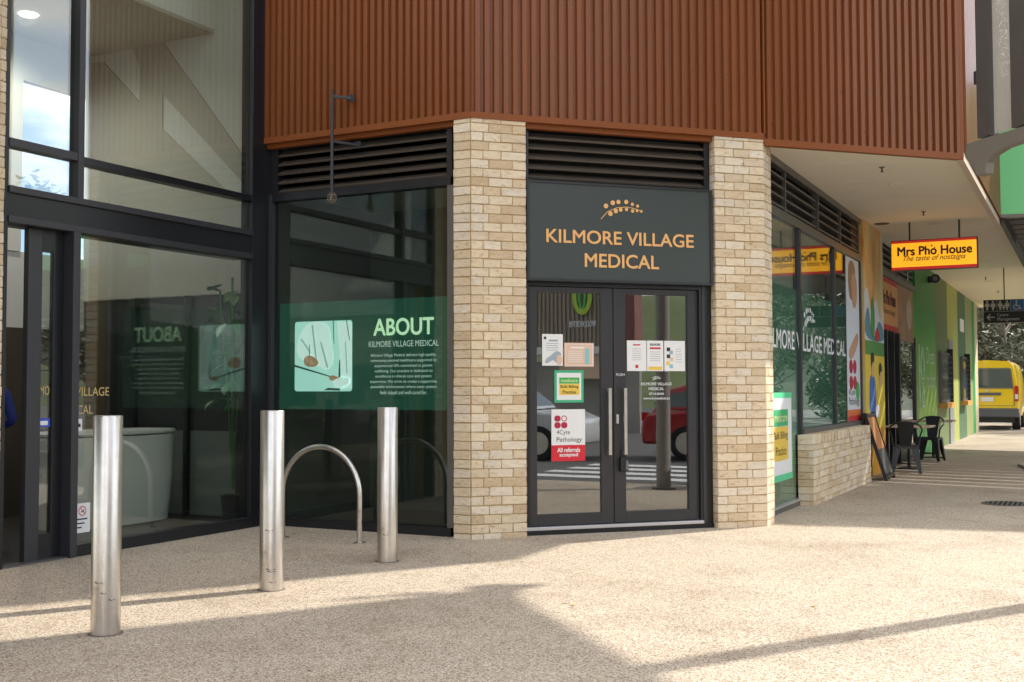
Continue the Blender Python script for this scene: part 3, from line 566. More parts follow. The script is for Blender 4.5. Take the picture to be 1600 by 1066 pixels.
for pts in (((.30, .05), (.33, .05), (.40, .55), (.37, .55)), ((.10, .25), (.13, .24), (.30, .45), (.28, .46)), ((.45, .3), (.48, .3), (.60, .66), (.57, .67)), ((.88, .3), (.9, .3), (.93, .75), (.91, .75))): build('coat_fold', sp.shape([PX(u, v) for u, v in pts], .006), SCR_F, pic)
for pts in (((.67, .0), (.685, .0), (.70, .33), (.69, .33)), ((.90, .0), (.912, .0), (.965, .28), (.955, .285)), ((.785, .56), (.80, .56), (.805, .78), (.77, .86))): build('stethoscope', sp.shape([PX(u, v) for u, v in pts], .006), SCR_K, pic)
build('clipboard', sp.shape([PX(u, v) for u, v in ((.0, .62), (.02, .62), (.66, .79), (.66, .805), (.0, .645))], .009), SCR_K, pic)
build('trouser', sp.shape([PX(u, v) for u, v in ((.52, .985), (.60, .95), (.80, .96), (.80, .99))], .009), SCR_K, pic)
hd = build('hand', sp.shape(blob([PX(u, v) for u, v in ((.17, .54), (.22, .49), (.31, .49), (.40, .54), (.44, .60), (.38, .65), (.26, .655), (.18, .62))]), .012), SCR_S, pic)
for u, v in ((.20, .53), (.23, .57), (.26, .60)): build('finger', sp.shape(blob([PX(u - .02, v - .02), PX(u + .10, v - .012), PX(u + .11, v + .012), PX(u - .02, v + .016)]), .0145), M('screen_skin_light', (.55, .36, .24), .6, emit=.5), pic)
build('hand', sp.shape(blob([PX(u, v) for u, v in ((.61, .80), (.67, .765), (.78, .80), (.82, .85), (.72, .87), (.63, .84))]), .012), SCR_S, pic)
build('cuff', sp.shape([PX(u, v) for u, v in ((.68, .85), (.82, .80), (.97, .82), (.95, .90), (.80, .95), (.70, .93))], .0145), SCR_W, pic)
build('pen', sp.shape([PX(u, v) for u, v in ((.275, .34), (.29, .34), (.27, .66), (.26, .66))], .018), WHITE, pic)
tx = sx(.887); ty = BY + .118
text('heading', 'ABOUT', SCR_T, ss, (tx, ty, 1.945), (1, 0, 0), .70, .165, bold=.02)
text('subheading', 'KILMORE VILLAGE MEDICAL', SCR_T2, ss, (tx, ty, 1.828), (1, 0, 0), .82, .06)
for i, (s, wd) in enumerate((('Kilmore Village Medical delivers high-quality,', .78), ('community-centred healthcare supported by', .79), ('experienced GPs committed to patient', .69), ('wellbeing. Our practice is dedicated to', .69), ('excellence in clinical care and patient', .67), ('experience. We strive to create a supportive,', .80), ('accessible environment where every patient', .79), ('feels valued and well-cared for.', .56))):
    text('body_text', s, SCR_T2, ss, (tx, ty, 1.722 - i * .0525), (1, 0, 0), wd * .98, .038)
# inside of the practice: floor, walls, ceiling
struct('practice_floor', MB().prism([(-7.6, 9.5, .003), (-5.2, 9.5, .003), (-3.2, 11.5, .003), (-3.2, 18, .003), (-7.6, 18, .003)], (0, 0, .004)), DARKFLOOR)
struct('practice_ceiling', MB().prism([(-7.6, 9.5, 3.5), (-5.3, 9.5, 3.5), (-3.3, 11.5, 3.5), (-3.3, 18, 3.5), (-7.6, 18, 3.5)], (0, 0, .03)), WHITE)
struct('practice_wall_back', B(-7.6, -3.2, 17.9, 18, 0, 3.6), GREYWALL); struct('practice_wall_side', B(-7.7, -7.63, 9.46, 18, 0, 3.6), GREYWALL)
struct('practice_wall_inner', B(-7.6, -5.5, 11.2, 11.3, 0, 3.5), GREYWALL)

# ------------------------------------------------------------------ name sign and double doors (frame C: x along the front, y inward)
SIGNM = M('sign_charcoal', (.042, .054, .050), .45, var=.06, scale=2); SIGNT = M('sign_orange_letters', (.80, .44, .16), .5, var=.05, scale=4)
sg = thing('name_sign', 'dark KILMORE VILLAGE MEDICAL sign box above the double doors', 'sign', (1.55, .02, 2.45), 'C')
build('box', B(.575, 2.545, .024, .14, 2.452, 3.415), SIGNM, sg)
fr = M('sign_frame', (.022, .023, .026), .35)
build('frame_edge', B(.565, 2.553, .012, .1, 3.40, 3.42), fr, sg); build('frame_edge', B(.565, 2.553, .012, .1, 2.445, 2.468), fr, sg); build('frame_edge', B(.565, .59, .011, .1, 2.4685, 3.3995), fr, sg); build('frame_edge', B(2.53, 2.553, .011, .1, 2.4685, 3.3995), fr, sg)
text('lettering', 'KILMORE VILLAGE', SIGNT, sg, (1.555, .022, 2.823), (1, 0, 0), 1.575, .128, bold=.018, ex=.003)
text('lettering', 'MEDICAL', SIGNT, sg, (1.56, .022, 2.594), (1, 0, 0), .79, .132, bold=.018, ex=.003)
cp = Plane2((0, .0215, 0), (1, 0, 0))
def sprig(pl, x, z, k, mat, parent, d=0):
    m = MB(); st = [(-.22, -.12), (-.15, -.045), (-.05, .0), (.06, .012), (.14, .0), (.21, -.02)]
    for (a, b), (c, e) in zip(st, st[1:]):
        dx, dz = c - a, e - b; l = math.hypot(dx, dz); ox, oz = -dz / l * .0035, dx / l * .0035
        m = join(m, pl.shape([(x + k * (a + ox), z + k * (b + oz)), (x + k * (a - ox), z + k * (b - oz)), (x + k * (c - ox), z + k * (e - oz)), (x + k * (c + ox), z + k * (e + oz))], d))
    build('sprig_stem', m, mat, parent)
    for a, b, r in ((-.165, .012, .024), (-.092, .047, .024), (-.032, .058, .022), (.052, .062, .022), (.118, .042, .017), (.175, .027, .016), (-.118, -.062, .024), (-.06, -.033, .023), (-.008, -.018, .02), (.055, -.012, .018), (.120, -.025, .018), (.168, -.022, .014), (.215, -.024, .014)):
        build('sprig_berry', pl.disc(x + k * a, z + k * b, k * r, k * r, d + .001, 14), mat, parent)
sprig(cp, 1.555, 3.19, 1.0, SIGNT, sg)

DR = .12
dd = thing('double_door', 'black framed double glass doors of the medical centre', 'door', (1.55, DR, 0), 'C')
for x0, x1 in ((.56, .615), (2.44, 2.578)): build('frame_post', B(x0, x1, DR - .02, DR + .1, 0, 2.445), BLACK, dd, bevel=.004)
build('frame_groove', B(2.47, 2.50, DR - .026, DR - .018, 0, 2.445), BLACK2, dd)
build('frame_head', B(.615, 2.44, DR - .02, DR + .1, 2.405, 2.443), BLACK, dd)
build('sub_sill', B(.56, 2.578, DR - .035, DR + .12, 0, .045), BLACK, dd)
ALU = M('threshold_aluminium', (.62, .62, .64), .35, metal=.7, var=.1)
build('threshold', B(.565, 2.46, DR - .05, DR + .1, .046, .078), ALU, dd, bevel=.003)
FRM = M('door_black', (.028, .027, .029), .42, var=.15, scale=5, rvar=.06)
def leaf(x0, x1, g0, g1, hx, nm):
    lf = build('door_leaf', join(B(x0, g0, DR, DR + .05, .085, 2.40), B(g1, x1, DR, DR + .05, .085, 2.40), B(g0, g1, DR, DR + .05, .085, .193), B(g0, g1, DR, DR + .05, 2.343, 2.40)), FRM, dd, bevel=.003)
    build('glass_pane', B(g0 - .005, g1 + .005, DR + .022, DR + .03, .188, 2.348), GL_C, lf)
    build('handle', join(B(hx - .016, hx + .016, DR - .075, DR - .045, .755, 1.41), B(hx - .016, hx + .016, DR - .045, DR + .001, .755, .79), B(hx - .016, hx + .016, DR - .045, DR + .001, 1.375, 1.41)), STEEL, lf, bevel=.004)
    return lf
lfL = leaf(.622, 1.495, .70, 1.368, 1.435, 'a'); lfR = leaf(1.505, 2.405, 1.632, 2.318, 1.60, 'b')
build('stile_gap', B(1.4955, 1.5045, DR + .01, DR + .06, .085, 2.4), VOID, dd)
build('hinge_side_strip', B(2.406, 2.439, DR + .02, DR + .08, .05, 2.404), BLACK2, dd)
build('lock_box', B(1.55, 1.635, DR - .06, DR - .002, .59, .73), BLACK, lfR, bevel=.008); build('padlock_face', B(1.60, 1.628, DR - .066, DR - .061, .605, .70), GREYF, lfR)
build('shackle', MB().tube([(1.575, DR - .03, .72), (1.575, DR - .03, .79), (1.592, DR - .03, .805), (1.61, DR - .03, .79), (1.61, DR - .03, .72)], .006, 8), BLACK, lfR)
text('push_label', 'PUSH', STICK, lfR, (1.575, DR - .003, 1.53), (1, 0, 0), .09, .027); build('lock_plate', B(1.53, 1.555, DR - .004, DR - .001, 1.06, 1.15), ALU, lfR)
# posters on the door glass
gp = Plane2((0, DR + .0195, 0), (1, 0, 0))
def poster(x0, x1, z0, z1, name, label, mat=PAPER):
    t = thing(name, label, 'poster', ((x0 + x1) / 2, DR + .02, z0), 'C'); build('sheet', gp.rect(x0, x1, z0, z1, 0, .0015), mat, t); return t
BLUEG = M('print_greyblue', (.34, .40, .46), .7, var=.2, scale=20); PRINTG = M('print_grey', (.35, .35, .36), .7); PEACH = M('poster_peach', (.72, .50, .36), .6, var=.06); AQUA = M('print_aqua', (.25, .5, .52), .6)
TEALW = M('green_wash', (.05, .42, .2), .55, var=.05); YEL = M('poster_yellow', (.80, .55, .08), .55, var=.05); MINT = M('poster_mint_text', (.6, .8, .35), .5)
p = poster(.76, .975, 1.63, 1.938, 'notice_sheet', 'white notice sheet with grey animal drawing on the left door')
build('emblem', gp.disc(.79, 1.90, .014, .014, .002), INK, p); build('heading', gp.rect(.83, .92, 1.868, 1.884, .002, .003), PRINTG, p)
for i in range(4): build('print_line', gp.rect(.80, .93 - .01 * (i % 2), 1.845 - i * .022, 1.851 - i * .022, .002, .003), BLUEG, p)
build('drawing', gp.shape(blob([(.785, 1.65), (.80, 1.70), (.85, 1.73), (.90, 1.775), (.945, 1.765), (.96, 1.74), (.94, 1.71), (.93, 1.67), (.90, 1.66), (.87, 1.69), (.83, 1.66)]), .002), BLUEG, p); build('drawing', gp.shape(blob([(.905, 1.64), (.91, 1.74), (.965, 1.73), (.968, 1.64)]), .0045), PEACH, p)
p = poster(.99, 1.30, 1.622, 1.855, 'notice_sheet', 'peach coloured landscape notice with white border on the left door', PEACH)
build('border', join(gp.rect(1.0, 1.29, 1.84, 1.845, .002, .003), gp.rect(1.0, 1.29, 1.634, 1.639, .002, .003), gp.rect(1.0, 1.005, 1.6395, 1.8395, .002, .003), gp.rect(1.285, 1.29, 1.6395, 1.8395, .002, .003)), PAPER, p)
build('aqua_block', gp.rect(1.205, 1.25, 1.645, 1.80, .002, .003), AQUA, p); build('heading', gp.rect(1.06, 1.20, 1.80, 1.816, .002, .003), PAPER, p)
for i in range(6): build('print_line', gp.rect(1.03, 1.18, 1.77 - i * .02, 1.776 - i * .02, .002, .003), PAPER, p)
p = poster(.885, 1.19, 1.27, 1.585, 'practice_poster', 'green bordered Bulk Billing Practice poster on the left door', TEALW)
build('white_field', gp.rect(.91, 1.165, 1.296, 1.56, .002, .003), PAPER, p); build('green_band', gp.rect(.935, 1.145, 1.455, 1.515, .0035, .0045), M('poster_green', (.06, .40, .10), .5), p); build('yellow_field', gp.rect(.935, 1.145, 1.345, 1.453, .0035, .0045), YEL, p)
text('lettering', 'medicare', MINT, p, (1.04, DR + .0145, 1.470), (1, 0, 0), .17, .032, bold=.02); text('lettering', 'Bulk Billing', INK, p, (1.04, DR + .0145, 1.405), (1, 0, 0), .185, .035, bold=.012); text('lettering', 'Practice', INK, p, (1.04, DR + .0145, 1.357), (1, 0, 0), .14, .032, bold=.012)
p = poster(.853, 1.204, .70, 1.204, 'pathology_poster', 'white and red 4Cyte Pathology poster on the left door')
build('red_field', gp.rect(.853, 1.204, .70, .856, .002, .003), M('poster_red', (.62, .015, .03), .5, var=.04), p)
MAR = M('petal_maroon', (.42, .01, .05), .5)
for cx, cz, sgn in ((.915, 1.115, (1, 1)), (.985, 1.115, (-1, 1)), (.915, 1.05, (1, -1)), (.985, 1.05, (-1, -1))):
    if (cx, cz) == (.985, 1.115):
        m = MB(); o_ = [(cx + .030 * math.cos(a), cz + .029 * math.sin(a)) for a in [2 * math.pi * i / 20 for i in range(20)]]; i_ = [(cx + .022 * math.cos(a), cz + .021 * math.sin(a)) for a in [2 * math.pi * i / 20 for i in range(20)]]
        for i in range(20): m = join(m, gp.shape([o_[i], o_[(i + 1) % 20], i_[(i + 1) % 20], i_[i]], .002, .001))
        build('petal', m, MAR, p)
    else: build('petal', gp.shape(blob([(cx - .032, cz - .03), (cx + .032, cz - .03), (cx + .032, cz + .03), (cx - .032, cz + .03), ], 3), .002), MAR, p)
text('lettering', '4Cyte', INK, p, (.905, DR + .0165, .948), (1, 0, 0), .14, .055, False); text('lettering', 'Pathology', INK, p, (.905, DR + .0165, .875), (1, 0, 0), .265, .058, False)
text('lettering', 'All referrals', PAPER, p, (1.03, DR + .0155, .788), (1, 0, 0), .235, .042, bold=.03); text('lettering', 'accepted', PAPER, p, (1.03, DR + .0155, .735), (1, 0, 0), .19, .045, bold=.03)
for k, (x0, x1, lab) in enumerate(((1.656, 1.868, 'white price list sheet nearest the handle on the right door'), (1.875, 2.055, 'white sheet with red heading, middle of three on the right door'), (2.065, 2.295, 'white sheet with small photos, nearest the hinge on the right door'))):
    p = poster(x0, x1, 1.58, 1.885, 'notice_sheet', lab); c = (x0 + x1) / 2
    if k == 0:
        build('heading', gp.rect(c - .04, c + .04, 1.835, 1.848, .002, .003), RED, p)
        for i in range(6): build('print_line', gp.rect(c - .05, c + .05, 1.80 - i * .022, 1.804 - i * .022, .002, .003), PRINTG, p)
        build('stamp', gp.rect(c - .016, c + .016, 1.61, 1.642, .002, .003), RED, p)
    if k == 1:
        text('heading', 'KILMORE', INK, p, (c, DR + .0165, 1.835), (1, 0, 0), .11, .022, bold=.02); build('heading', gp.rect(c - .06, c + .06, 1.80, 1.818, .002, .003), RED, p)
        for i in range(5): build('print_line', gp.rect(c - .06, c + .055, 1.77 - i * .022, 1.774 - i * .022, .002, .003), PRINTG, p)
        build('foot_block', gp.rect(c - .075, c + .075, 1.59, 1.625, .002, .003), YEL, p)
    if k == 2:
        for (a, b, mt) in ((-.07, 1.80, INK), (-.04, 1.77, BLUEG), (-.07, 1.73, INK), (-.035, 1.70, PEACH), (-.075, 1.66, YEL), (-.04, 1.63, AQUA)): build('photo', gp.rect(c + a - .018, c + a + .02, b - .02, b + .018, .002, .003), mt, p)
        for i in range(6): build('print_line', gp.rect(c + .01, c + .08, 1.80 - i * .026, 1.804 - i * .026, .002, .003), PRINTG, p)
dl = thing('door_lettering', 'white practice name, phone and web lettering on the right door glass', 'lettering', (1.97, DR + .02, 1.3), 'C')
sprig(Plane2((0, DR + .0185, 0), (1, 0, 0)), 1.975, 1.51, .22, STICK, dl)
for s, z, wd, ht in (('KILMORE VILLAGE', 1.437, .335, .028), ('MEDICAL', 1.388, .17, .028), ('4714-8400', 1.34, .165, .024), ('www.kvmedical.au', 1.295, .29, .026)): text('line', s, STICK, dl, (1.975, DR + .018, z), (1, 0, 0), wd, ht, bold=.012)
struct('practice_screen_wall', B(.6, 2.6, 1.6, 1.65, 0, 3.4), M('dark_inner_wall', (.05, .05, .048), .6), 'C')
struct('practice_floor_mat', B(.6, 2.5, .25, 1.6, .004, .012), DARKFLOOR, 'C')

# ------------------------------------------------------------------ side windows along the walkway (plane x = DG, facing right)
sw = thing('side_window', 'grey framed side window row with green film beside the walkway', 'window', (DG, 14, 0))
def db(y0, y1, z0, z1, a=-.06, b=.03): return B(DG + a, DG + b, y0, y1, z0, z1)
build('head_rail', db(11.6, 18.1, 3.36, 3.46), GREYF, sw, bevel=.003); build('top_rail', db(11.6, 18.1, 3.95, 4.03), GREYF, sw)
build('bottom_rail', db(11.6, 13.93, 0, .06), GREYF, sw); build('bottom_bead', db(11.6, 13.93, .0605, .085, -.05, .045), ALU, sw); build('sill_rail', db(13.94, 18.1, .842, .905, -.06, .045), GREYF, sw)
MY = (13.90, 16.03, 18.03)
for y in MY: build('mullion', db(y - .035, y + .035, .085 if y < 14 else .906, 3.359), BLACK2, sw)
build('mullion', db(14.97 - .0, 15.0, 3.461, 3.949), GREYF, sw)
for y in (13.2, 14.9, 16.5): pass
zz = [.085, .906, .906]
for (y0, y1, z0) in ((11.6, 13.865, .086), (13.935, 15.995, .906), (16.065, 17.995, .906)):
    build('glass_pane', B(DG - .012, DG - .002, y0, y1, z0, 3.36), GL_D, sw)
    build('green_film', B(DG - .022, DG - .0165, y0, y1, z0, 2.60), M('film_green', (.085, .27, .19), .5, var=.12, scale=1.5), sw, label='dark green film behind the lower glass')
for i in range(4): build('louvre_bar', db(11.6, 18.0, 3.50 + i * .115, 3.525 + i * .115, -.05, .0), GREYF, sw)
for y in (13.25, 15.0, 16.55, 18.0): build('louvre_post', db(y - .02, y + .02, 3.461, 3.949, -.03, .012), GREYF, sw)
build('louvre_backing', B(DG - .14, DG - .12, 11.4, 18.1, 3.44, 4.03), VOID, sw)
dp = Plane2((DG + .001, 0, 0), (0, 1, 0))
struct('practice_bulkhead', B(-3.75, -3.70, 11.7, 17.9, 2.62, 3.5), WHITE)
ml = thing('side_lettering', 'white KILMORE VILLAGE MEDICAL lettering on the green side windows', 'lettering', (DG, 14.5, 1.8))
for wd_, a_, b_ in (('KILMORE', 12.30, 1.34), ('VILLAGE', 13.76, 1.44), ('MEDICAL', 15.34, 1.50)): text('lettering', wd_, STICK, ml, (DG + .0015, a_, 1.865), (0, 1, 0), b_, .215, False, bold=.015)
sprig(dp, 14.45, 2.30, 1.5, STICK, ml)
pm = thing('practice_poster', 'tall green edged Bulk Billing Practice poster on the side window', 'poster', (DG, 12.9, .35))
build('white_field', dp.rect(12.2, 13.42, .42, 1.29, 0, .002), PAPER, pm); build('green_edge', dp.rect(12.2, 13.46, 1.291, 1.355, 0, .002), M('edge_green', (.10, .62, .30), .5), pm); build('green_edge', dp.rect(12.2, 13.46, .345, .419, 0, .002), MATS['edge_green'], pm); build('green_edge', dp.rect(13.421, 13.46, .42, 1.29, 0, .002), MATS['edge_green'], pm)
build('green_band', dp.rect(12.5, 13.25, .97, 1.16, .003, .004), M('poster_green2', (.05, .42, .16), .5), pm); build('yellow_field', dp.rect(12.5, 13.25, .58, .965, .003, .004), YEL, pm)
text('lettering', 'medicare', MINT, pm, (DG + .0065, 12.9, 1.02), (0, 1, 0), .58, .10, bold=.02); text('lettering', 'Bulk Billing', INK, pm, (DG + .0065, 12.9, .80), (0, 1, 0), .64, .11); text('lettering', 'Practice', INK, pm, (DG + .0065, 12.9, .64), (0, 1, 0), .48, .10)
p4 = thing('pathology_poster', 'tall 4Cyte Pathology poster with clinician photo at the window end', 'poster', (DG, 17.5, .9))
build('sheet', dp.rect(16.95, 17.99, .91, 3.35, 0, .002), M('poster_pale', (.66, .70, .74), .55, var=.05, scale=2), p4)
SKIN = M('print_skin', (.52, .30, .19), .6, var=.15, scale=5); HAIR = M('print_hair', (.30, .18, .10), .6, var=.2, scale=6); COAT = M('print_coat', (.62, .68, .74), .6, var=.1)
build('hair', dp.shape(blob([(17.15, 3.3), (17.6, 3.33), (17.75, 3.05), (17.5, 2.75), (17.25, 2.7), (17.1, 2.95)]), .003), HAIR, p4)
build('face', dp.shape(blob([(17.35, 3.12), (17.7, 3.15), (17.85, 2.9), (17.72, 2.62), (17.45, 2.6), (17.35, 2.85)]), .006), SKIN, p4)
build('coat', dp.shape([(16.97, 2.75), (17.3, 2.62), (17.75, 2.5), (17.95, 2.3), (17.9, 2.0), (17.5, 1.85), (17.2, 1.95), (16.97, 1.9)], .003), COAT, p4)
build('hands', dp.shape(blob([(17.05, 1.95), (17.4, 2.1), (17.8, 2.28), (17.9, 2.12), (17.5, 1.9), (17.2, 1.8)]), .006), SKIN, p4)
for cy, cz, r in ((17.25, 1.72, .14), (17.55, 1.72, .14), (17.25, 1.48, .14), (17.55, 1.48, .14)): build('petal', dp.disc(cy, cz, r, .105, .003), MAR, p4)
build('green_badge', dp.disc(17.76, 1.36, .16, .14, .003), MATS['poster_green'], p4)
text('lettering', '4Cyte', INK, p4, (DG + .005, 17.05, 1.27), (0, 1, 0), .5, .12, False); text('lettering', 'Pathology', INK, p4, (DG + .005, 17.05, 1.12), (0, 1, 0), .85, .14, False)
build('orange_band', dp.rect(16.96, 17.98, .99, 1.08, .003, .004), M('band_orange', (.7, .16, .03), .5), p4); build('red_band', dp.rect(16.96, 17.98, .912, .989, .003, .004), RED, p4)
# mural pillar of the noodle house
mu_, t, p_, o_ = nodes('mural_paint'); tcn = N(t, 'ShaderNodeTexCoord'); nz1 = N(t, 'ShaderNodeTexNoise', Scale=1.1, Detail=5.0, Distortion=1.5); mpn = N(t, 'ShaderNodeMapping'); mpn.inputs['Scale'].default_value = (1, 1, .45)
t.links.new(tcn.outputs['Object'], mpn.inputs['Vector']); t.links.new(mpn.outputs[0], nz1.inputs['Vector'])
rm = ramp(t, [(.25, (.55, .22, .06)), (.4, (.70, .34, .10)), (.5, (.72, .46, .16)), (.6, (.62, .55, .28)), (.72, (.75, .60, .38))]); t.links.new(nz1.outputs['Fac'], rm.inputs['Fac']); t.links.new(rm.outputs[0], p_.inputs['Base Color']); p_.inputs['Roughness'].default_value = .6
mp_ = thing('mural_panel', 'tall orange and yellow painted mural panel beside the noodle house door', 'mural', (DG, 19, 0))
build('panel', B(DG - .2, DG + .06, 18.11, 19.98, .0, 4.03), mu_, mp_)
mpl = Plane2((DG + .0605, 0, 0), (0, 1, 0))
MYEL = M('mural_yellow', (.75, .58, .05), .6, var=.15, scale=2); MGRN = M('mural_green', (.09, .28, .06), .6, var=.2, scale=3); MBLU = M('mural_blue', (.06, .15, .45), .6, var=.15); MTEAL = M('mural_teal', (.10, .25, .30), .6); MSKN = M('mural_skin', (.68, .42, .26), .6); MSKY = M('mural_sky', (.62, .66, .70), .6, var=.08); MORG = M('mural_orange', (.78, .38, .04), .6, var=.15)
build('sky_patch', mpl.shape([(18.13, 2.15), (19.96, 2.15), (19.96, 2.75), (19.6, 2.5), (19.2, 2.9), (18.8, 2.5), (18.4, 3.0), (18.13, 2.9)], 0), MSKY, mp_)
build('hill', mpl.shape(blob([(18.13, 2.16), (18.13, 2.5), (18.45, 2.75), (18.7, 2.3), (19.1, 2.2), (19.4, 2.55), (19.9, 2.4), (19.96, 2.16)], 2), .003), MTEAL, mp_)
build('tree', mpl.shape(blob([(18.7, 2.2), (18.65, 2.6), (18.85, 2.95), (19.05, 2.6), (18.98, 2.2)], 2), .006), MGRN, mp_); build('house', mpl.shape([(19.05, 2.18), (19.05, 2.3), (19.25, 2.4), (19.45, 2.3), (19.45, 2.18)], .009), RED, mp_)
build('field', mpl.rect(18.13, 19.96, 1.93, 2.155, .001, .003), MGRN, mp_); build('yellow_field', mpl.rect(18.13, 19.96, .75, 1.929, .0, .002), MYEL, mp_); build('orange_field', mpl.rect(18.13, 19.96, .02, .749, .0, .002), MORG, mp_)
for cy, mt, k in ((18.75, MBLU, 1.), (19.5, MYEL, .92)):
    build('figure_body', mpl.shape(blob([(cy - .33, .95), (cy - .3, 1.5), (cy - .14, 1.62 * k), (cy + .14, 1.62 * k), (cy + .3, 1.45), (cy + .3, .95)], 2), .004), mt, mp_)
    build('figure_face', mpl.disc(cy, 1.72 * k, .12, .15, .007), MSKN, mp_); build('figure_hair', mpl.shape(blob([(cy - .14, 1.7 * k), (cy - .15, 1.92 * k), (cy, 1.99 * k), (cy + .15, 1.92 * k), (cy + .13, 1.8 * k), (cy, 1.84 * k)], 2), .010), INK, mp_)
build('bowl', mpl.shape(blob([(18.9, 1.12), (19.35, 1.12), (19.28, .92), (18.98, .92)], 1), .012), PAPER, mp_)
# noodle house front
nh = thing('noodle_shopfront', 'dark framed noodle house shopfront with orange poster over the door', 'shopfront', (DG, 22, 0))
build('transom_poster', B(DG - .03, DG, 20.05, 22.0, 2.42, 3.35), M('shop_orange', (.70, .33, .10), .5, var=.1, scale=1.5), nh)
text('poster_lettering', 'Mrs Pho House', M('maroon_letters', (.10, .012, .01), .5), nh, (DG + .004, 21.0, 2.88), (0, 1, 0), 1.5, .24, bold=.02); text('poster_lettering', 'The taste of nostalgia', M('brown_letters', (.20, .05, .02), .5), nh, (DG + .004, 21.0, 2.68), (0, 1, 0), 1.3, .13, shear=.3)
build('red_band', B(DG - .028, DG + .003, 20.05, 22.0, 2.42, 2.52), RED, nh); build('red_band', B(DG - .028, DG + .003, 20.05, 22.0, 3.26, 3.35), RED, nh)
build('food_poster', B(DG - .03, DG, 22.1, 24.15, 2.30, 3.35), M('food_print', (.40, .22, .12), .5, var=.6, scale=2), nh)
build('food_bowl', dp.disc(23.5, 2.85, .38, .3, .001), M('bowl_print', (.55, .42, .30), .5, var=.3), nh)
build('window_pane', B(DG - .02, DG - .008, 22.1, 24.15, .3, 2.29), GL_C, nh); build('window_backing', B(DG - .4, DG - .38, 22.0, 24.2, 0, 2.4), VOID, nh)
build('door_pane', B(DG - .10, DG - .09, 20.6, 21.9, .1, 2.35), glass('shop_door_glass', (.1, .1, .1), 1.5), nh)
for y0, y1 in ((20.0, 20.1), (20.5, 20.6), (21.3, 21.36), (21.95, 22.09), (24.12, 24.22)): build('frame_post', db(y0, y1, 0, 2.41, -.1, .03), BLACK, nh)
build('head_rail', db(20.0, 24.22, 3.355, 3.46), GREYF, nh); build('mid_rail', db(22.1, 24.1, .0, .3, -.05, .0), BLACK, nh); build('door_backing', B(DG - .45, DG - .43, 20.0, 22.1, 0, 2.45), VOID, nh); build('door_handle', B(DG - .05, DG - .02, 20.72, 20.78, .7, 1.35), STEEL, nh)
build('open_sign', B(DG - .085, DG - .075, 20.75, 21.1, 1.35, 1.75), M('sign_red_orange', (.6, .10, .03), .5), nh)
for i in range(4): build('louvre_bar', db(20.0, 24.2, 3.50 + i * .115, 3.525 + i * .115, -.05, .0), GREYF, nh)
build('louvre_backing', B(DG - .14, DG - .12, 19.98, 24.25, 3.44, 4.03), VOID, nh); build('louvre_post', db(21.98, 22.03, 3.461, 4.0, -.03, .012), GREYF, nh); build('louvre_post', db(20.0, 20.05, 3.461, 4.0, -.03, .012), GREYF, nh)
# green pick-up wall: painted stripes, hatch windows, lettering
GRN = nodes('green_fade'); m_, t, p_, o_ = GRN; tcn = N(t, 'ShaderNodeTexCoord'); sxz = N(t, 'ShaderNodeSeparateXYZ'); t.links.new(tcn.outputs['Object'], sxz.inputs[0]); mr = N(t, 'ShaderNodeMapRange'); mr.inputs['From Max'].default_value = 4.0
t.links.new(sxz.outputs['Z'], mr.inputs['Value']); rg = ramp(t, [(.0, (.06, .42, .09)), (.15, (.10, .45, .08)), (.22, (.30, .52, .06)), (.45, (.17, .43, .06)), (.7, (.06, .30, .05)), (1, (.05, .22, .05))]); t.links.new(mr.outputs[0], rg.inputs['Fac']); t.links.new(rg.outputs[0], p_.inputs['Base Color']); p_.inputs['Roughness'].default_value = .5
gw = thing('green_wall', 'green striped wall of the pick up hatch at the end of the walkway', 'wall', (DG, 30, 0))
OLV = M('stripe_olive', (.13, .19, .06), .5, var=.1, scale=1); OLV2 = M('stripe_sage', (.30, .34, .14), .5, var=.15, scale=1); LIME = M('stripe_lime', (.42, .46, .10), .5, var=.12, scale=1); CREAMW = M('stripe_cream', (.62, .55, .36), .6, var=.1, scale=1); DGRN = M('stripe_deep_green', (.07, .16, .07), .5, var=.1); BGRN = M('stripe_bright_green', (.03, .32, .07), .5)
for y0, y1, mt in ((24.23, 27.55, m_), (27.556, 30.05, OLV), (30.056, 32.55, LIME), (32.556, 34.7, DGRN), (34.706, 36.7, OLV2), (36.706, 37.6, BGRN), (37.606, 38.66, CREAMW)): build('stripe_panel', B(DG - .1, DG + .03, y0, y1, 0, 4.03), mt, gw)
gpl = Plane2((DG + .0305, 0, 0), (0, 1, 0)); PALE = M('pale_green_letters', (.55, .72, .50), .5)
text('lettering', 'Direct', PALE, gw, (DG + .033, 25.85, 1.92), (0, 1, 0), 1.35, .36, False); text('lettering', 'to boot', PALE, gw, (DG + .033, 25.85, 1.40), (0, 1, 0), 1.5, .34, False)
for pts in (((24.6, 1.1), (24.6, 2.3)), ((24.85, 1.9), (25.1, 2.25), (25.35, 1.95), (25.35, 1.6), (24.9, 1.6), (24.85, 1.9)), ((25.1, 1.6), (25.1, 1.35), (25.3, 1.2), (25.25, 1.0), (25.0, 1.0), (24.95, 1.2), (25.1, 1.35)), ((24.6, 1.75), (24.85, 1.75))): build('pictogram', MB().tube([(DG + .034, a, b) for a, b in pts], .022, 6), PALE, gw)
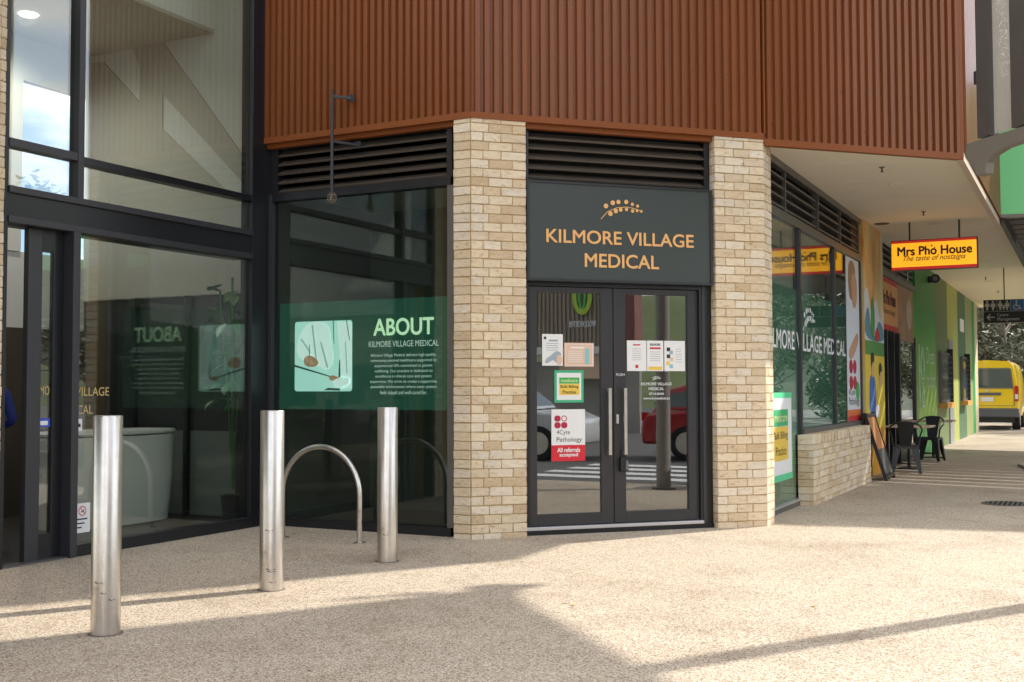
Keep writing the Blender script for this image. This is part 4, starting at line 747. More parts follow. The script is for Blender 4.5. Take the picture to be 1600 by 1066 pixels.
def hatch(y0, y1, name, lab):
    h = thing(name, lab, 'hatch', (DG, y0, 1)); build('frame', B(DG + .031, DG + .10, y0, y1, 1.05, 2.25), GREYF, h); build('dark_pane', B(DG + .1005, DG + .11, y0 + .1, y1 - .1, 1.12, 2.18), M('hatch_glass', (.03, .06, .09), .1), h)
    build('shutter_guide', B(DG + .031, DG + .17, y1 - .08, y1, 1.0, 2.35), BLACK, h); build('orange_sill', B(DG + .031, DG + .22, y0, y1 - .09, .92, 1.04), M('sill_orange', (.7, .36, .08), .5), h)
    for i in range(9): build('vent_slot', B(DG + .05, DG + .16, y1 - .0845, y1 - .0805, 1.1 + i * .13, 1.12 + i * .13), GREYF, h)
hatch(28.0, 29.9, 'service_hatch', 'blue glazed service hatch with dark shutter nearest the lettering'); hatch(33.0, 34.4, 'service_hatch', 'small service hatch with dark shutter near the far end of the green wall')
single('grey_door', B(DG + .031, DG + .06, 30.1, 31.0, 0.0, 2.6), M('door_grey', (.28, .30, .32), .4, var=.1), 'narrow grey metal door between the green wall hatches', 'door', (DG, 30.1, 0))
single('wall_notice', B(DG + .031, DG + .05, 33.1, 34.1, 2.95, 3.3), PAPER, 'small white notice high on the green striped wall', 'notice', (DG, 33.5, 2.9))
sn = thing('wall_speaker', 'small black round horn speaker high on the green wall', 'speaker', (DG + .03, 26.3, 3.7))
build('bracket', B(DG + .031, DG + .12, 26.37, 26.45, 3.72, 3.86), BLACK, sn); build('horn', MB().cyl((DG + .10, 26.6, 3.79), (DG + .20, 26.2, 3.79), .06, .10, 18), BLACK, sn, True); build('lens', MB().cyl((DG + .2005, 26.195, 3.79), (DG + .202, 26.19, 3.79), .05, .05, 16), GREYF, sn)

# ------------------------------------------------------------------ hanging signs
hs = thing('hanging_sign', 'yellow and red lit Mrs Phở House box sign hanging from the walkway ceiling', 'sign', (-2.1, 18.78, 3.25))
LITY = M('lit_yellow', (.90, .42, .015), .5, var=.02, emit=.42); LITR = M('lit_red', (.50, .02, .015), .5, var=.03, emit=.25); DKR = M('dark_maroon', (.06, .008, .006), .5)
x0, x1 = -2.77, -1.485
build('box', B(x0, x1, 18.785, 18.93, 3.262, 3.746), BLACK2, hs); build('face', B(x0 + .012, x1 - .012, 18.779, 18.7845, 3.318, 3.698), LITY, hs)
build('red_band', B(x0 + .012, x1 - .012, 18.779, 18.7845, 3.699, 3.735), LITR, hs); build('red_band', B(x0 + .012, x1 - .012, 18.779, 18.7845, 3.273, 3.317), LITR, hs)
text('lettering', 'Mrs Pho House', DKR, hs, (-2.115, 18.777, 3.50), (1, 0, 0), 1.10, .135, bold=.034); text('lettering', 'The taste of nostalgia', M('brown_script', (.14, .05, .01), .5), hs, (-2.12, 18.777, 3.385), (1, 0, 0), .92, .11, shear=.45, bold=.008)
build('accent', join(MB().tube([(-2.125, 18.776, 3.588), (-2.108, 18.776, 3.603), (-2.107, 18.776, 3.618)], .007, 6), MB().tube([(-2.165, 18.776, 3.628), (-2.157, 18.776, 3.652), (-2.143, 18.776, 3.645), (-2.152, 18.776, 3.622)], .006, 6)), DKR, hs)
for x in (-2.49, -1.75): build('hanger_rod', MB().cyl((x, 18.85, 3.746), (x, 18.85, SZ), .014, n=10), BLACK2, hs)
ds = thing('direction_sign', 'dark toilets and Centre Management direction sign hanging over the walkway', 'sign', (-1.5, 27, 2.8))
x0 = -2.03; DB = M('sign_dark_brown', (.018, .013, .011), .5); SB = M('sign_blue', (.035, .12, .32), .5); PG = M('pictogram_grey', (.55, .53, .50), .5)
build('board', B(x0 - .01, x0 + 1.63, 27.01, 27.05, 2.82, 3.335), PG, ds)
for i, mt in enumerate((DB, DB, SB, SB, DB, DB)): build('tile', B(x0 + i * .272, x0 + i * .272 + .262, 27.0, 27.0095, 3.08, 3.33), mt, ds)
build('lower_board', B(x0, x0 + 1.62, 27.0, 27.0095, 2.825, 3.07), DB, ds)
qp = Plane2((0, 26.999, 0), (1, 0, 0))
def man(cx, z, k, skirt=False):
    m = qp.disc(cx, z + .185 * k, .026 * k, .026 * k, 0, 12)
    m = join(m, qp.shape([(cx - .045 * k, z + .15 * k), (cx + .045 * k, z + .15 * k), (cx + .058 * k, z + .08 * k), (cx + .03 * k, z + .07 * k), (cx + (.05 if skirt else .028) * k, z + .05 * k), (cx + .022 * k, z + .045 * k), (cx + .02 * k, z - .02 * k), (cx - .02 * k, z - .02 * k), (cx - .022 * k, z + .045 * k), (cx - (.05 if skirt else .028) * k, z + .05 * k), (cx - .03 * k, z + .07 * k), (cx - .058 * k, z + .08 * k)], 0))
    return m
build('pictogram', join(man(x0 + .07, 3.12, .9), man(x0 + .19, 3.12, .9, True)), PG, ds); build('pictogram', join(man(x0 + .335, 3.12, .9), man(x0 + .405, 3.11, .5), man(x0 + .475, 3.12, .9, True)), PG, ds)
wc = x0 + .675
build('pictogram', join(qp.disc(wc - .01, 3.29, .02, .02, 0, 12), qp.shape([(wc - .025, 3.27), (wc, 3.27), (wc + .005, 3.20), (wc + .05, 3.20), (wc + .075, 3.13), (wc + .095, 3.135), (wc + .09, 3.115), (wc + .06, 3.11), (wc + .035, 3.18), (wc - .02, 3.18)], 0), qp.shape([(wc + .07 * math.cos(R(a)) - .01, 3.165 + .06 * math.sin(R(a))) for a in range(110, 351, 24)] + [(wc + .05 * math.cos(R(a)) - .01, 3.165 + .042 * math.sin(R(a))) for a in range(350, 109, -24)], 0)), PG, ds)
build('arrow', qp.shape([(x0 + .05, 2.95), (x0 + .12, 3.02), (x0 + .145, 3.02), (x0 + .095, 2.962), (x0 + .22, 2.962), (x0 + .22, 2.938), (x0 + .095, 2.938), (x0 + .145, 2.88), (x0 + .12, 2.88)], 0), PG, ds)
text('lettering', 'Centre', PG, ds, (x0 + .27, 26.998, 2.965), (1, 0, 0), .23, .07, False); text('lettering', 'Management', PG, ds, (x0 + .27, 26.998, 2.85), (1, 0, 0), .45, .09, False)
for x in (x0 + .42, x0 + 1.2): build('hanger_rod', MB().cyl((x, 27.03, 3.335), (x, 27.03, SZ), .012, n=8), BLACK2, ds)

# ------------------------------------------------------------------ bollards, cycle hoop, hanging pole
BH = 1.257
def bollard(x, y, label, marks):
    t = thing('bollard', label, 'bollard', (x, y, 0), group='steel bollards before the entrance')
    build('tube', MB().lathe([(.083, -.02), (.083, BH - .006), (.080, BH)], (x, y, 0), 48), STEEL, t, True)
    build('cap', MB().lathe([(.0, BH - .004), (.079, BH - .004), (.079, BH + .001), (0, BH + .001)], (x, y, 0), 48), STEEL, t)
    build('grout_ring', MB().lathe([(.082, .0005), (.10, .0005), (.098, .003), (.084, .004)], (x, y, 0), 40), M('grout_dark', (.16, .13, .10), .95, var=.3, scale=40), t)
    GR = M('scuff', (.05, .045, .04), .7, var=.3)
    for a, z, l in marks:
        m = MB(); k = 8
        vs = [(x + .0836 * math.cos(a + l * i / k / .083), y + .0836 * math.sin(a + l * i / k / .083), z + dz + .004 * math.sin(i * 1.3)) for i in range(k + 1) for dz in (0, .004 + .003 * math.sin(i * .9))]
        m.add(vs, [(2 * i, 2 * i + 2, 2 * i + 3, 2 * i + 1) for i in range(k)]); build('scuff_mark', m, GR, t)
bollard(-5.095, 4.812, 'brushed steel bollard closest to the camera, standing before the foyer glass', ((-1.6, .30, .05), (-1.1, .24, .03), (-.6, .2, .04)))
bollard(-5.155, 6.376, 'middle brushed steel bollard, beside the cycle hoop', ((-1.5, .42, .06), (-1.4, .15, .07), (-1.3, .135, .06), (-1.1, .06, .05)))
bollard(-5.143, 7.835, 'brushed steel bollard closest to the brick column', ((-1.5, .22, .05),))
hp = thing('cycle_hoop', 'curved steel cycle parking hoop behind the middle bollard', 'cycle hoop', (-6.4, 8.627, 0))
hc, hr = -6.405, .44
pts = [(hc + hr, 8.627, 0), (hc + hr, 8.627, .2)] + [(hc + hr * math.cos(R(a)), 8.627, .43 + hr * math.sin(R(a))) for a in range(0, 181, 9)] + [(hc - hr, 8.627, .2), (hc - hr, 8.627, 0)]
build('tube', MB().tube(pts, .025, 14), STEEL, hp, True)
for x in (hc - hr, hc + hr): build('base_plate', MB().lathe([(.0, .001), (.06, .001), (.06, .009), (.03, .012)], (x, 8.627, 0), 24), STEEL, hp, True)
pg = thing('caged_hanging_pole', 'thin dark pole with a small wire cage, bracketed to the rust cladding', 'pole', (-6.62, 9.1, 3.25))
POLE = M('pole_charcoal', (.035, .036, .04), .45)
build('pole', MB().cyl((-6.62, 9.08, 3.34), (-6.62, 9.08, 4.36), .016, n=14), POLE, pg, True); build('cap', MB().lathe([(.019, -.01), (.019, .01)], (-6.62, 9.08, 4.36), 14), POLE, pg)
for z, e in ((4.31, 9.25), (3.86, 9.36)):
    build('bracket_arm', MB().beam((-6.62, 9.08, z), (-6.50, e - .02, z), .02, .025), POLE, pg); build('bracket_plate', B(-6.53, -6.46, e - .025, e - .01, z - .035, z + .035), POLE, pg)
WIRE = M('cage_wire', (.30, .24, .17), .4, metal=.6)
m = MB(); k = .042
for i in range(4):
    a = i * math.pi / 2 + .4; m.tube([(-6.62 + .018 * math.cos(a), 9.08 + .018 * math.sin(a), 3.345), (-6.62 + k * math.cos(a), 9.08 + k * math.sin(a), 3.32), (-6.62 + k * math.cos(a), 9.08 + k * math.sin(a), 3.27), (-6.62 + .015 * math.cos(a), 9.08 + .015 * math.sin(a), 3.245)], .0035, 6)
for z in (3.32, 3.295, 3.27): m.tube([(-6.62 + k * math.cos(2 * math.pi * i / 16), 9.08 + k * math.sin(2 * math.pi * i / 16), z) for i in range(17)], .003, 6)
build('wire_cage', m, WIRE, pg); build('sensor', MB().lathe([(.012, .0), (.018, .03), (.014, .06)], (-6.62, 9.08, 3.27), 12), POLE, pg, True)

# ------------------------------------------------------------------ café furniture on the walkway
CH = M('chair_black', (.022, .023, .026), .35, var=.15, metal=.3)
def chair(x, y, rz, label):
    t = thing('metal_chair', label, 'chair', (0, 0, 0), group='black metal cafe chairs'); 
    build('seat', MB().prism(rr(-.19, .19, -.18, .18, .06) and [(a, b, .435) for a, b in rr(-.2, .2, -.19, .19, .05)], (0, 0, .018)), CH, t)
    build('apron', join(*[MB().prism(q, n) for q, n in (([(-.19, -.188, .434), (.19, -.188, .434), (.205, -.2, .33), (.15, -.197, .40), (-.15, -.197, .40), (-.205, -.2, .33)], (0, .006, 0)), ([(-.19, .188, .434), (.19, .188, .434), (.205, .2, .33), (.15, .197, .40), (-.15, .197, .40), (-.205, .2, .33)], (0, -.006, 0)), ([(-.198, -.18, .434), (-.198, .18, .434), (-.207, .195, .33), (-.203, .14, .40), (-.203, -.14, .40), (-.207, -.195, .33)], (.006, 0, 0)), ([(.198, -.18, .434), (.198, .18, .434), (.207, .195, .33), (.203, .14, .40), (.203, -.14, .40), (.207, -.195, .33)], (-.006, 0, 0)))]), CH, t)
    for sx_ in (-1, 1):
        for sy_ in (-1, 1):
            build('leg', MB().add([(sx_ * a, sy_ * b, z) for a, b, z in ((.20, .19, .43), (.07, .19, .43), (.20, .07, .43), (.24, .23, 0), (.195, .23, 0), (.24, .185, 0), (.17, .16, .42), (.215, .205, 0))], [(0, 1, 4, 3), (0, 3, 5, 2), (1, 6, 7, 4), (2, 5, 7, 6)]), CH, t)
    build('foot_brace', join(MB().cyl((-.2, -.2, .14), (.2, .2, .14), .008, n=8), MB().cyl((.2, -.2, .145), (-.2, .2, .145), .008, n=8)), CH, t)
    build('backrest', MB().prism([(-.085, -.185, .45), (.085, -.185, .45), (.135, -.255, .83), (0, -.262, .85), (-.135, -.255, .83)], (0, -.008, 0)), CH, t, bevel=.003)
    build('arm_hoop', MB().tube([(-.20, .10, .445), (-.225, .12, .60), (-.245, .08, .655), (-.26, -.06, .70), (-.235, -.18, .77), (-.14, -.25, .83), (0, -.272, .845), (.14, -.25, .83), (.235, -.18, .77), (.26, -.06, .70), (.245, .08, .655), (.225, .12, .60), (.20, .10, .445)], .013, 10), CH, t, True)
    t.location = (x, y, 0); t.rotation_euler = (0, 0, rz)
chair(-2.72, 19.72, R(8), 'black metal cafe chair nearest the leaning menu board'); chair(-2.75, 23.1, R(172), 'black metal cafe chair farther along the walkway beside the green wall')
WOODT = M('table_wood', (.58, .45, .32), .5, var=.2, scale=8, stretch=(1, 8, 1))
def table(x, y, label):
    t = thing('cafe_table', label, 'table', (x, y, 0), group='small cafe tables'); build('top', B(x - .40, x + .40, y - .40, y + .40, .72, .75), WOODT, t, bevel=.006)
    build('post', MB().cyl((x, y, .02), (x, y, .72), .028, n=14), CH, t, True); build('base', MB().lathe([(.0, .0), (.21, .0), (.21, .012), (.03, .04)], (x, y, 0), 28), CH, t, True)
table(-2.80, 20.65, 'wooden topped cafe table in front of the nearer black chair'); table(-2.80, 24.1, 'wooden topped cafe table beside the farther black chair')
af = thing('menu_board', 'black framed A board with orange food poster leaning at the low wall end', 'sign board', (-2.8, 18.2, 0))
def slab(x0, x1, y0, y1, z0, z1, th): return MB().prism([(x0, y0, z0), (x0, y1, z0), (x1, y1, z1), (x1, y0, z1)], (-th * .95, 0, -th * .3))
fx = lambda z: -2.73 - .30 * z
build('board', slab(fx(.06), fx(.98), 17.83, 18.52, .06, .98, .02), M('board_black', (.02, .02, .02), .6), af)
for y0, y1 in ((17.78, 17.83), (18.52, 18.57)): build('frame_rail', MB().prism([(fx(0) + .01, y0, 0), (fx(0) + .01, y1, 0), (fx(1.02) + .01, y1, 1.02), (fx(1.02) + .01, y0, 1.02)], (-.05, 0, 0)), BLACK, af)
for z in (.06, .98): build('frame_rail', B(fx(z) - .045, fx(z) + .013, 17.83, 18.52, z - .025, z + .025), BLACK, af)
build('poster', slab(fx(.47) + .004, fx(.95) + .004, 17.86, 18.49, .47, .95, .003), M('menu_orange', (.65, .28, .10), .5, var=.4, scale=5), af); build('poster', slab(fx(.10) + .004, fx(.465) + .004, 17.86, 18.49, .10, .465, .003), M('menu_dark', (.12, .11, .10), .5, var=.8, scale=6), af)
for y in (17.82, 18.53): build('rear_leg', MB().beam((fx(1.0) - .05, y, 1.0), (-3.09, y, 0), .04, .04), BLACK, af)

# ------------------------------------------------------------------ steel arm, mesh screen and post at top right
ARM = M('arm_taupe', (.17, .15, .12), .5, var=.12, scale=4)
c_ = 10.85
def la(x, z, o=0): return Vector((x + o * s45, c_ - x + o * s45, z))
sa = thing('steel_canopy_frame', 'taupe steel canopy arm and tall mesh screen at the right of the cladding', 'canopy frame', (.86, 9.99, 0))
prof = [(-1.0, 3.66), (-.985, 3.79), (-.3, 3.80), (.9, 3.80), (2.6, 3.80), (2.6, 3.66), (.9, 3.66), (-.35, 3.67), (-.62, 3.65), (-.74, 3.61), (-.79, 3.56), (-.80, 3.45), (-.885, 3.445), (-.93, 3.55)]
build('arm', MB().prism([la(a, b, -.045) for a, b in prof], Vector((s45, s45, 0)) * .09), ARM, sa, bevel=.006)
build('post', MB().prism([la(-.87, 3.81, -.05), la(-.75, 3.81, -.05), la(-.75, 3.81, .05), la(-.87, 3.81, .05)], (0, 0, 5)), M('post_dark', (.075, .066, .056), .45), sa)
build('post', MB().prism([la(-.55, 3.81, -.05), la(-.43, 3.81, -.05), la(-.43, 3.81, .05), la(-.55, 3.81, .05)], (0, 0, 5)), MATS['post_dark'], sa)
m_, t, p_, o_ = nodes('mesh_screen'); tcn = N(t, 'ShaderNodeTexCoord'); v = N(t, 'ShaderNodeTexVoronoi', Scale=120.0); t.links.new(tcn.outputs['Object'], v.inputs['Vector']); rr_ = ramp(t, [(.28, (0, 0, 0)), (.34, (1, 1, 1))]); t.links.new(v.outputs['Distance'], rr_.inputs['Fac'])
p_.inputs['Base Color'].default_value = (.46, .42, .35, 1); p_.inputs['Roughness'].default_value = .5; tr = N(t, 'ShaderNodeBsdfTransparent'); ms = N(t, 'ShaderNodeMixShader'); t.links.new(rr_.outputs[0], ms.inputs[0]); t.links.new(tr.outputs[0], ms.inputs[1]); t.links.new(p_.outputs[0], ms.inputs[2]); t.links.new(ms.outputs[0], o_.inputs['Surface'])
for a, b in ((-.745, -.555), (-.425, 1.0), (1.0, 2.6)): build('mesh_panel', MB().prism([la(a, 3.82), la(b, 3.82), la(b, 8.8), la(a, 8.8)], Vector((s45, s45, 0)) * .006), m_, sa)
cp_ = thing('steel_column', 'round grey steel canopy column, mirrored in the right door', 'column', (.45, 9.33, 0)); build('shaft', MB().cyl((.45, 9.33, 0), (.45, 9.33, 5.2), .10, n=28), M('column_grey', (.30, .28, .26), .5), cp_, True); build('base_plate', MB().lathe([(.0, .0), (.17, .0), (.17, .02), (.11, .03)], (.45, 9.33, 0), 24), ARM, cp_)
for i, (z, dx) in enumerate(((4.42, -1.06), (4.22, -1.02), (4.08, -.985))): build('cleat', MB().prism([la(dx, z, .15), la(dx + .06, z, .15), la(dx + .06, z, .22), la(dx, z, .22)], (0, 0, .13)), BLACK2, sa)
# green fascia canopy with slatted roof
gf = thing('slatted_canopy', 'green edged canopy with dark slatted roof beyond the walkway ceiling', 'canopy', (3, 20, 3.9))
def gy(x): return 18.80 + .2 * (x + 1.2)
build('green_fascia', MB().prism([(-1.17, gy(-1.17), 4.06), (9, gy(9), 4.06), (9, gy(9), 6.2), (-1.17, gy(-1.17), 6.2)], (.0, .08, 0)), M('fascia_green', (.18, .62, .24), .5, var=.04, scale=.6), gf)
build('lower_edge', MB().prism([(-1.17, gy(-1.17) - .02, 4.01), (9, gy(9) - .02, 4.01), (9, gy(9) + .1, 4.01), (-1.17, gy(-1.17) + .1, 4.01)], (0, 0, .049)), ARM, gf)
SLT = M('slat_dark', (.07, .062, .055), .6, var=.1)
build('solid_roof', MB().prism([(-1.17, gy(-1.17) + .1, 4.3), (9, gy(9) + .1, 4.3), (9, 23.2, 4.3), (-1.17, 22.2, 4.3)], (0, 0, .03)), SLT, gf)
for i in range(21):
    y = 19.2 + i * .66; build('slat', MB().prism([(-1.15, y, 4.1), (-1.15, y + .55, 4.1), (9, y + .55 - 1.8, 4.1), (9, y - 1.8, 4.1)], (0, 0, .03)), SLT, gf)
build('edge_beam', B(-1.17, -1.1, 18.9, 33, 3.94, 4.09), SLT, gf)

# ------------------------------------------------------------------ yellow van at the far end
YV = M('van_yellow', (.88, .60, .01), .3, var=.02, coat=.5); VG = M('van_glass', (.10, .12, .11), .08, var=.2, scale=2); VB = M('bumper_grey', (.10, .10, .105), .5); TY = M('tyre_rubber', (.015, .015, .016), .8); RL = M('lamp_red', (.55, .01, .01), .15, var=.05); LW = M('lamp_white', (.75, .75, .75), .2)
vn = thing('delivery_van', 'yellow high roof van parked beyond the end of the walkway', 'van', (-2.98, 42.6, 0))
vx, vy = -2.98, 40.3
prof = [(-.90, .42), (-.95, .62), (-.965, 1.05), (-.94, 1.45), (-.86, 1.95), (-.80, 2.16), (-.66, 2.26), (0, 2.30), (.66, 2.26), (.80, 2.16), (.86, 1.95), (.94, 1.45), (.965, 1.05), (.95, .62), (.90, .42)]
m = MB(); secs = [(0, .955, .0), (.06, .985, .0), (.25, 1, 0), (3.9, 1, 0), (4.5, .97, -.05), (4.75, .9, -.5)]
vs = []
for d_, k, dz in secs: vs += [(vx + a * k, vy + d_ + (.10 * max(0, (b - 1.2)) if d_ < .3 else 0), min(b, 2.3 + dz * (1 if b > 1.2 else 0)) if dz else b) for a, b in prof]
n_p = len(prof)
m.add(vs, [[i * n_p + j, i * n_p + j + 1, (i + 1) * n_p + j + 1, (i + 1) * n_p + j] for i in range(len(secs) - 1) for j in range(n_p - 1)] + [list(range(n_p)), list(range((len(secs) - 1) * n_p, len(secs) * n_p))] + [[i * n_p, (i + 1) * n_p, (i + 1) * n_p + n_p - 1, i * n_p + n_p - 1] for i in range(len(secs) - 1)])
vb = build('body', m, YV, vn, True)
def vq(a, b, off): return (vx + a, vy - off + .10 * max(0, b - 1.2), b)
def vplate(pts, off, th=.02): return MB().prism([vq(a, b, off) for a, b in pts], (0, th, 0))
rw = build('rear_window', vplate([(-.76, 1.40), (.76, 1.40), (.74, 1.55), (.70, 1.96), (.64, 2.0), (-.64, 2.0), (-.70, 1.96), (-.74, 1.55)], .012), VG, vn); build('window_rim', vplate([(-.80, 1.36), (.80, 1.36), (.74, 2.0), (.66, 2.04), (-.66, 2.04), (-.74, 2.0)], .006, .012), M('rim_grey', (.16, .15, .13), .4), vn)
build('wiper', MB().beam(vq(.02, 1.42, .03), vq(-.42, 1.50, .03), .012, .02), BLACK, rw)
build('tailgate_seam', join(vplate([(-.80, .80), (.80, .80), (.80, .81), (-.80, .81)], .004, .01), vplate([(-.82, .80), (-.805, .80), (-.80, 1.36), (-.815, 1.36)], .004, .01), vplate([(.82, .80), (.805, .80), (.80, 1.36), (.815, 1.36)], .004, .01)), VB, vn)
build('garnish_strip', vplate([(-.42, 1.14), (.42, 1.14), (.42, 1.23), (-.42, 1.23)], .022), VB, vn); build('number_plate', vplate([(-.19, .94), (.19, .94), (.19, 1.08), (-.19, 1.08)], .025), PAPER, vn)
build('badge', vplate([(.06 * math.cos(R(a)), 1.29 + .035 * math.sin(R(a))) for a in range(0, 360, 30)], .02), STEEL, vn)
for s in (-1, 1):
    build('tail_light', vplate([(s * .83, .95), (s * .945, .95), (s * .945, 1.42), (s * .90, 1.46), (s * .83, 1.44)][::s], .02, .06), RL, vn); build('reverse_lamp', vplate([(s * .84, 1.02), (s * .93, 1.02), (s * .93, 1.18), (s * .84, 1.18)][::s], .026, .02), LW, vn)
build('bumper', B(vx - .95, vx + .95, vy - .10, vy + .25, .42, .72), VB, vn, bevel=.04); build('underbody', B(vx - .8, vx + .8, vy + .1, vy + 4.5, .25, .43), BLACK, vn)
for sx_ in (-1, 1):
    for yy in (.95, 3.6):
        wl = build('wheel', MB().cyl((vx + sx_ * .70, vy + yy, .33), (vx + sx_ * .93, vy + yy, .33), .33, n=24), TY, vn, True); build('rim', MB().cyl((vx + sx_ * .931, vy + yy, .33), (vx + sx_ * .94, vy + yy, .33), .2, n=20), STEEL, wl)

# ------------------------------------------------------------------ parked cars on the road (seen in the door glass)
def car(x, y, rz, body, lab, suv=1.0):
    t = thing('parked_car', lab, 'car', (0, 0, 0)); h = 1.62 * suv
    low = [(-2.25, .32), (-2.28, .65), (-2.2, .92), (-1.2, 1.0), (1.05, 1.0), (1.9, .92), (2.22, .78), (2.27, .5), (2.2, .3)]
    cab = [(-2.05, .98), (-1.75, h - .12), (-1.35, h), (.0, h + .02), (.45, h - .06), (1.25, 1.0)]
    m = MB()
    def loft(pr, w0, w1, z0, z1):
        n = len(pr); vs = []
        for s in (-1, 1): vs += [(s * (w0 + (w1 - w0) * (b - z0) / (z1 - z0)), a, b) for a, b in pr]
        return MB().add(vs, [list(range(n)), list(range(n, 2 * n))[::-1]] + [[i, (i + 1) % n, n + (i + 1) % n, n + i] for i in range(n)])
    build('body', loft(low, .90, .91, .3, 1.0), body, t, bevel=.06, smooth=True); build('cabin', loft(cab, .86, .66, .98, h), body, t, bevel=.04, smooth=True)
    for s in (-1, 1):
        def wq(a, b): return (s * (.86 - .20 * (b - .98) / (h - .98) + .004), a, b)
        for pts in (((-1.85, 1.05), (-1.66, h - .18), (-.95, h - .12), (-.95, 1.05)), ((-.88, 1.05), (-.88, h - .12), (-.05, h - .1), (-.0, 1.05)), ((.07, 1.05), (.02, h - .1), (.40, h - .16), (1.02, 1.05))): build('side_window', MB().prism([wq(a, b) for a, b in pts], (s * .006, 0, 0)), VG, t)
        build('headlight', MB().prism([(s * .86, 2.02, .80), (s * .55, 2.17, .76), (s * .55, 2.22, .66), (s * .88, 2.12, .70)], (0, .04, .0)), LW, t); build('tail_light', MB().box(s * .62, s * .90, -2.26, -2.15, .78, .94), RL, t); build('mirror', MB().box(s * .90, s * 1.06, .78, .92, 1.02, 1.15), body, t, bevel=.03)
        for yy in (-1.38, 1.38):
            wl = build('wheel', MB().cyl((s * .70, yy, .34), (s * .92, yy, .34), .34, n=28), TY, t, True); build('rim', MB().cyl((s * .921, yy, .34), (s * .93, yy, .34), .22, n=20), STEEL, wl)
    build('windscreen', MB().prism([(-.80, 1.17, 1.05), (.80, 1.17, 1.05), (.64, .52, h - .10), (-.64, .52, h - .10)], (0, .02, .02)), VG, t); build('rear_window', MB().prism([(-.78, -2.03, 1.08), (.78, -2.03, 1.08), (.64, -1.80, h - .18), (-.64, -1.80, h - .18)], (0, -.02, .01)), VG, t)
    t.location = (x, y, 0); t.rotation_euler = (0, 0, rz)
car(7.5, 8.9, R(-12), M('car_red', (.36, .012, .02), .25, var=.03, coat=.6), 'red hatchback parked on the road, mirrored in the right door', .92)
car(5.9, 3.6, R(-8), M('car_white', (.62, .63, .65), .25, var=.03, coat=.6), 'white wagon parked on the road, mirrored in the left door', 1.05)
car(9.8, 12.6, R(-15), M('car_dark', (.03, .035, .04), .25, var=.03, coat=.6), 'dark grey wagon parked behind the red hatchback', 1.05)
car(2.6, -11, R(90), M('car_silver', (.40, .41, .42), .25, var=.03, coat=.6), 'silver wagon parked behind the viewer, mirrored in the foyer glass', 1.0)
car(-3.2, -12.5, R(95), MATS['car_red'], 'red wagon parked behind the viewer, mirrored in the foyer glass', 1.02)
lp = thing('lamp_post', 'tall car park lamp post behind the viewer', 'lamp post', (-.6, -15, 0)); build('pole', MB().cyl((-.6, -15, 0), (-.6, -15, 6.5), .08, .05, 14), GREYF, lp, True); build('head', B(-1.6, -.3, -15.15, -14.85, 6.5, 6.6), BLACK2, lp)
sb = thing('retail_block', 'long low beige retail building behind the viewer', 'building', (5, -45, 0)); build('wall', B(-40, 40, -46, -45, 0, 6), M('beige_render', (.5, .42, .33), .8), sb); build('parapet', B(-40, 40, -45.2, -44.9, 5.6, 6.4), GREYWALL, sb)
for i in range(12): build('shop_window', B(-38 + i * 6.4, -33.5 + i * 6.4, -45, -44.95, .3, 3), MATS['hatch_glass'], sb)
pn = thing('concrete_planter', 'round pale concrete planter at the kerb, mirrored in the right door', 'planter', (1.0, 9.95, 0))
build('bowl', MB().lathe([(.0, .0), (.30, .0), (.40, .55), (.36, .55), (.33, .45), (0, .45)], (1.0, 9.95, 0), 32), STAIN, pn, True); build('soil', MB().lathe([(0, .46), (.33, .46), (.33, .44)], (1.0, 9.95, 0), 24), M('soil', (.05, .035, .025), .9), pn)
yb = thing('yellow_post', 'yellow steel guard post at the kerb, mirrored in the right door', 'post', (1.75, 9.9, 0)); build('tube', MB().lathe([(.057, 0), (.057, 1.13), (.04, 1.17), (0, 1.18)], (1.75, 9.9, 0), 20), M('post_yellow', (.65, .36, .02), .4), yb, True); build('band', MB().lathe([(.0585, .9), (.0585, 1.0)], (1.75, 9.9, 0), 20), PAPER, yb)
# store across the road (mirrored in the left door)
stb = thing('store_building', 'brown slatted supermarket front across the road, mirrored in the left door', 'building', (19.2, -4, 0))
m = MB()
SLAT = M('store_brown', (.30, .24, .18), .6, var=.2, scale=2)
build('upper_wall', B(19.25, 19.6, -16, 1.0, 2.75, 9), SLAT, stb)
for i in range(110): m.box(19.19, 19.249, -15.9 + i * .152, -15.9 + i * .152 + .08, 2.75, 9)
o = build('wall_slats', m, SLAT, stb); o['kind'] = 'stuff'
build('red_wing', B(18.9, 19.6, 1.001, 1.9, 2.3, 7), M('store_maroon', (.20, .075, .06), .6, var=.1), stb); build('shop_glass', B(19.3, 19.5, -16, 1.9, 0, 2.29), M('store_glass', (.34, .32, .29), .15, var=.5, scale=.6), stb)
build('canopy', B(18.4, 19.2, -16, 1.0, 2.5, 2.74), WHITE, stb); build('awning_box', B(18.6, 19.2, -.6, .9, 1.7, 2.45), PEACH, stb)
sp2 = Plane2((19.17, 0, 0), (0, -1, 0))
def ring(cx, cz, rx, rz, wd, a0, a1, n=22):
    o_ = [(cx + rx * math.cos(R(a0 + (a1 - a0) * i / n)), cz + rz * math.sin(R(a0 + (a1 - a0) * i / n))) for i in range(n + 1)]; i_ = [(cx + (rx - wd) * math.cos(R(a0 + (a1 - a0) * i / n)), cz + (rz - wd * 1.2) * math.sin(R(a0 + (a1 - a0) * i / n))) for i in range(n + 1)]
    r_ = MB()
    for i in range(n): r_ = join(r_, sp2.shape([o_[i], o_[i + 1], i_[i + 1], i_[i]], 0, .05))
    return r_
LG = M('logo_lime', (.42, .58, .05), .4); LG2 = M('logo_green', (.10, .42, .10), .4)
build('emblem_outer', ring(.0, 4.42, .34, .62, .14, 150, 390), LG, stb); build('emblem_inner', ring(.0, 4.42, .14, .46, .08, -90, 270), LG2, stb)
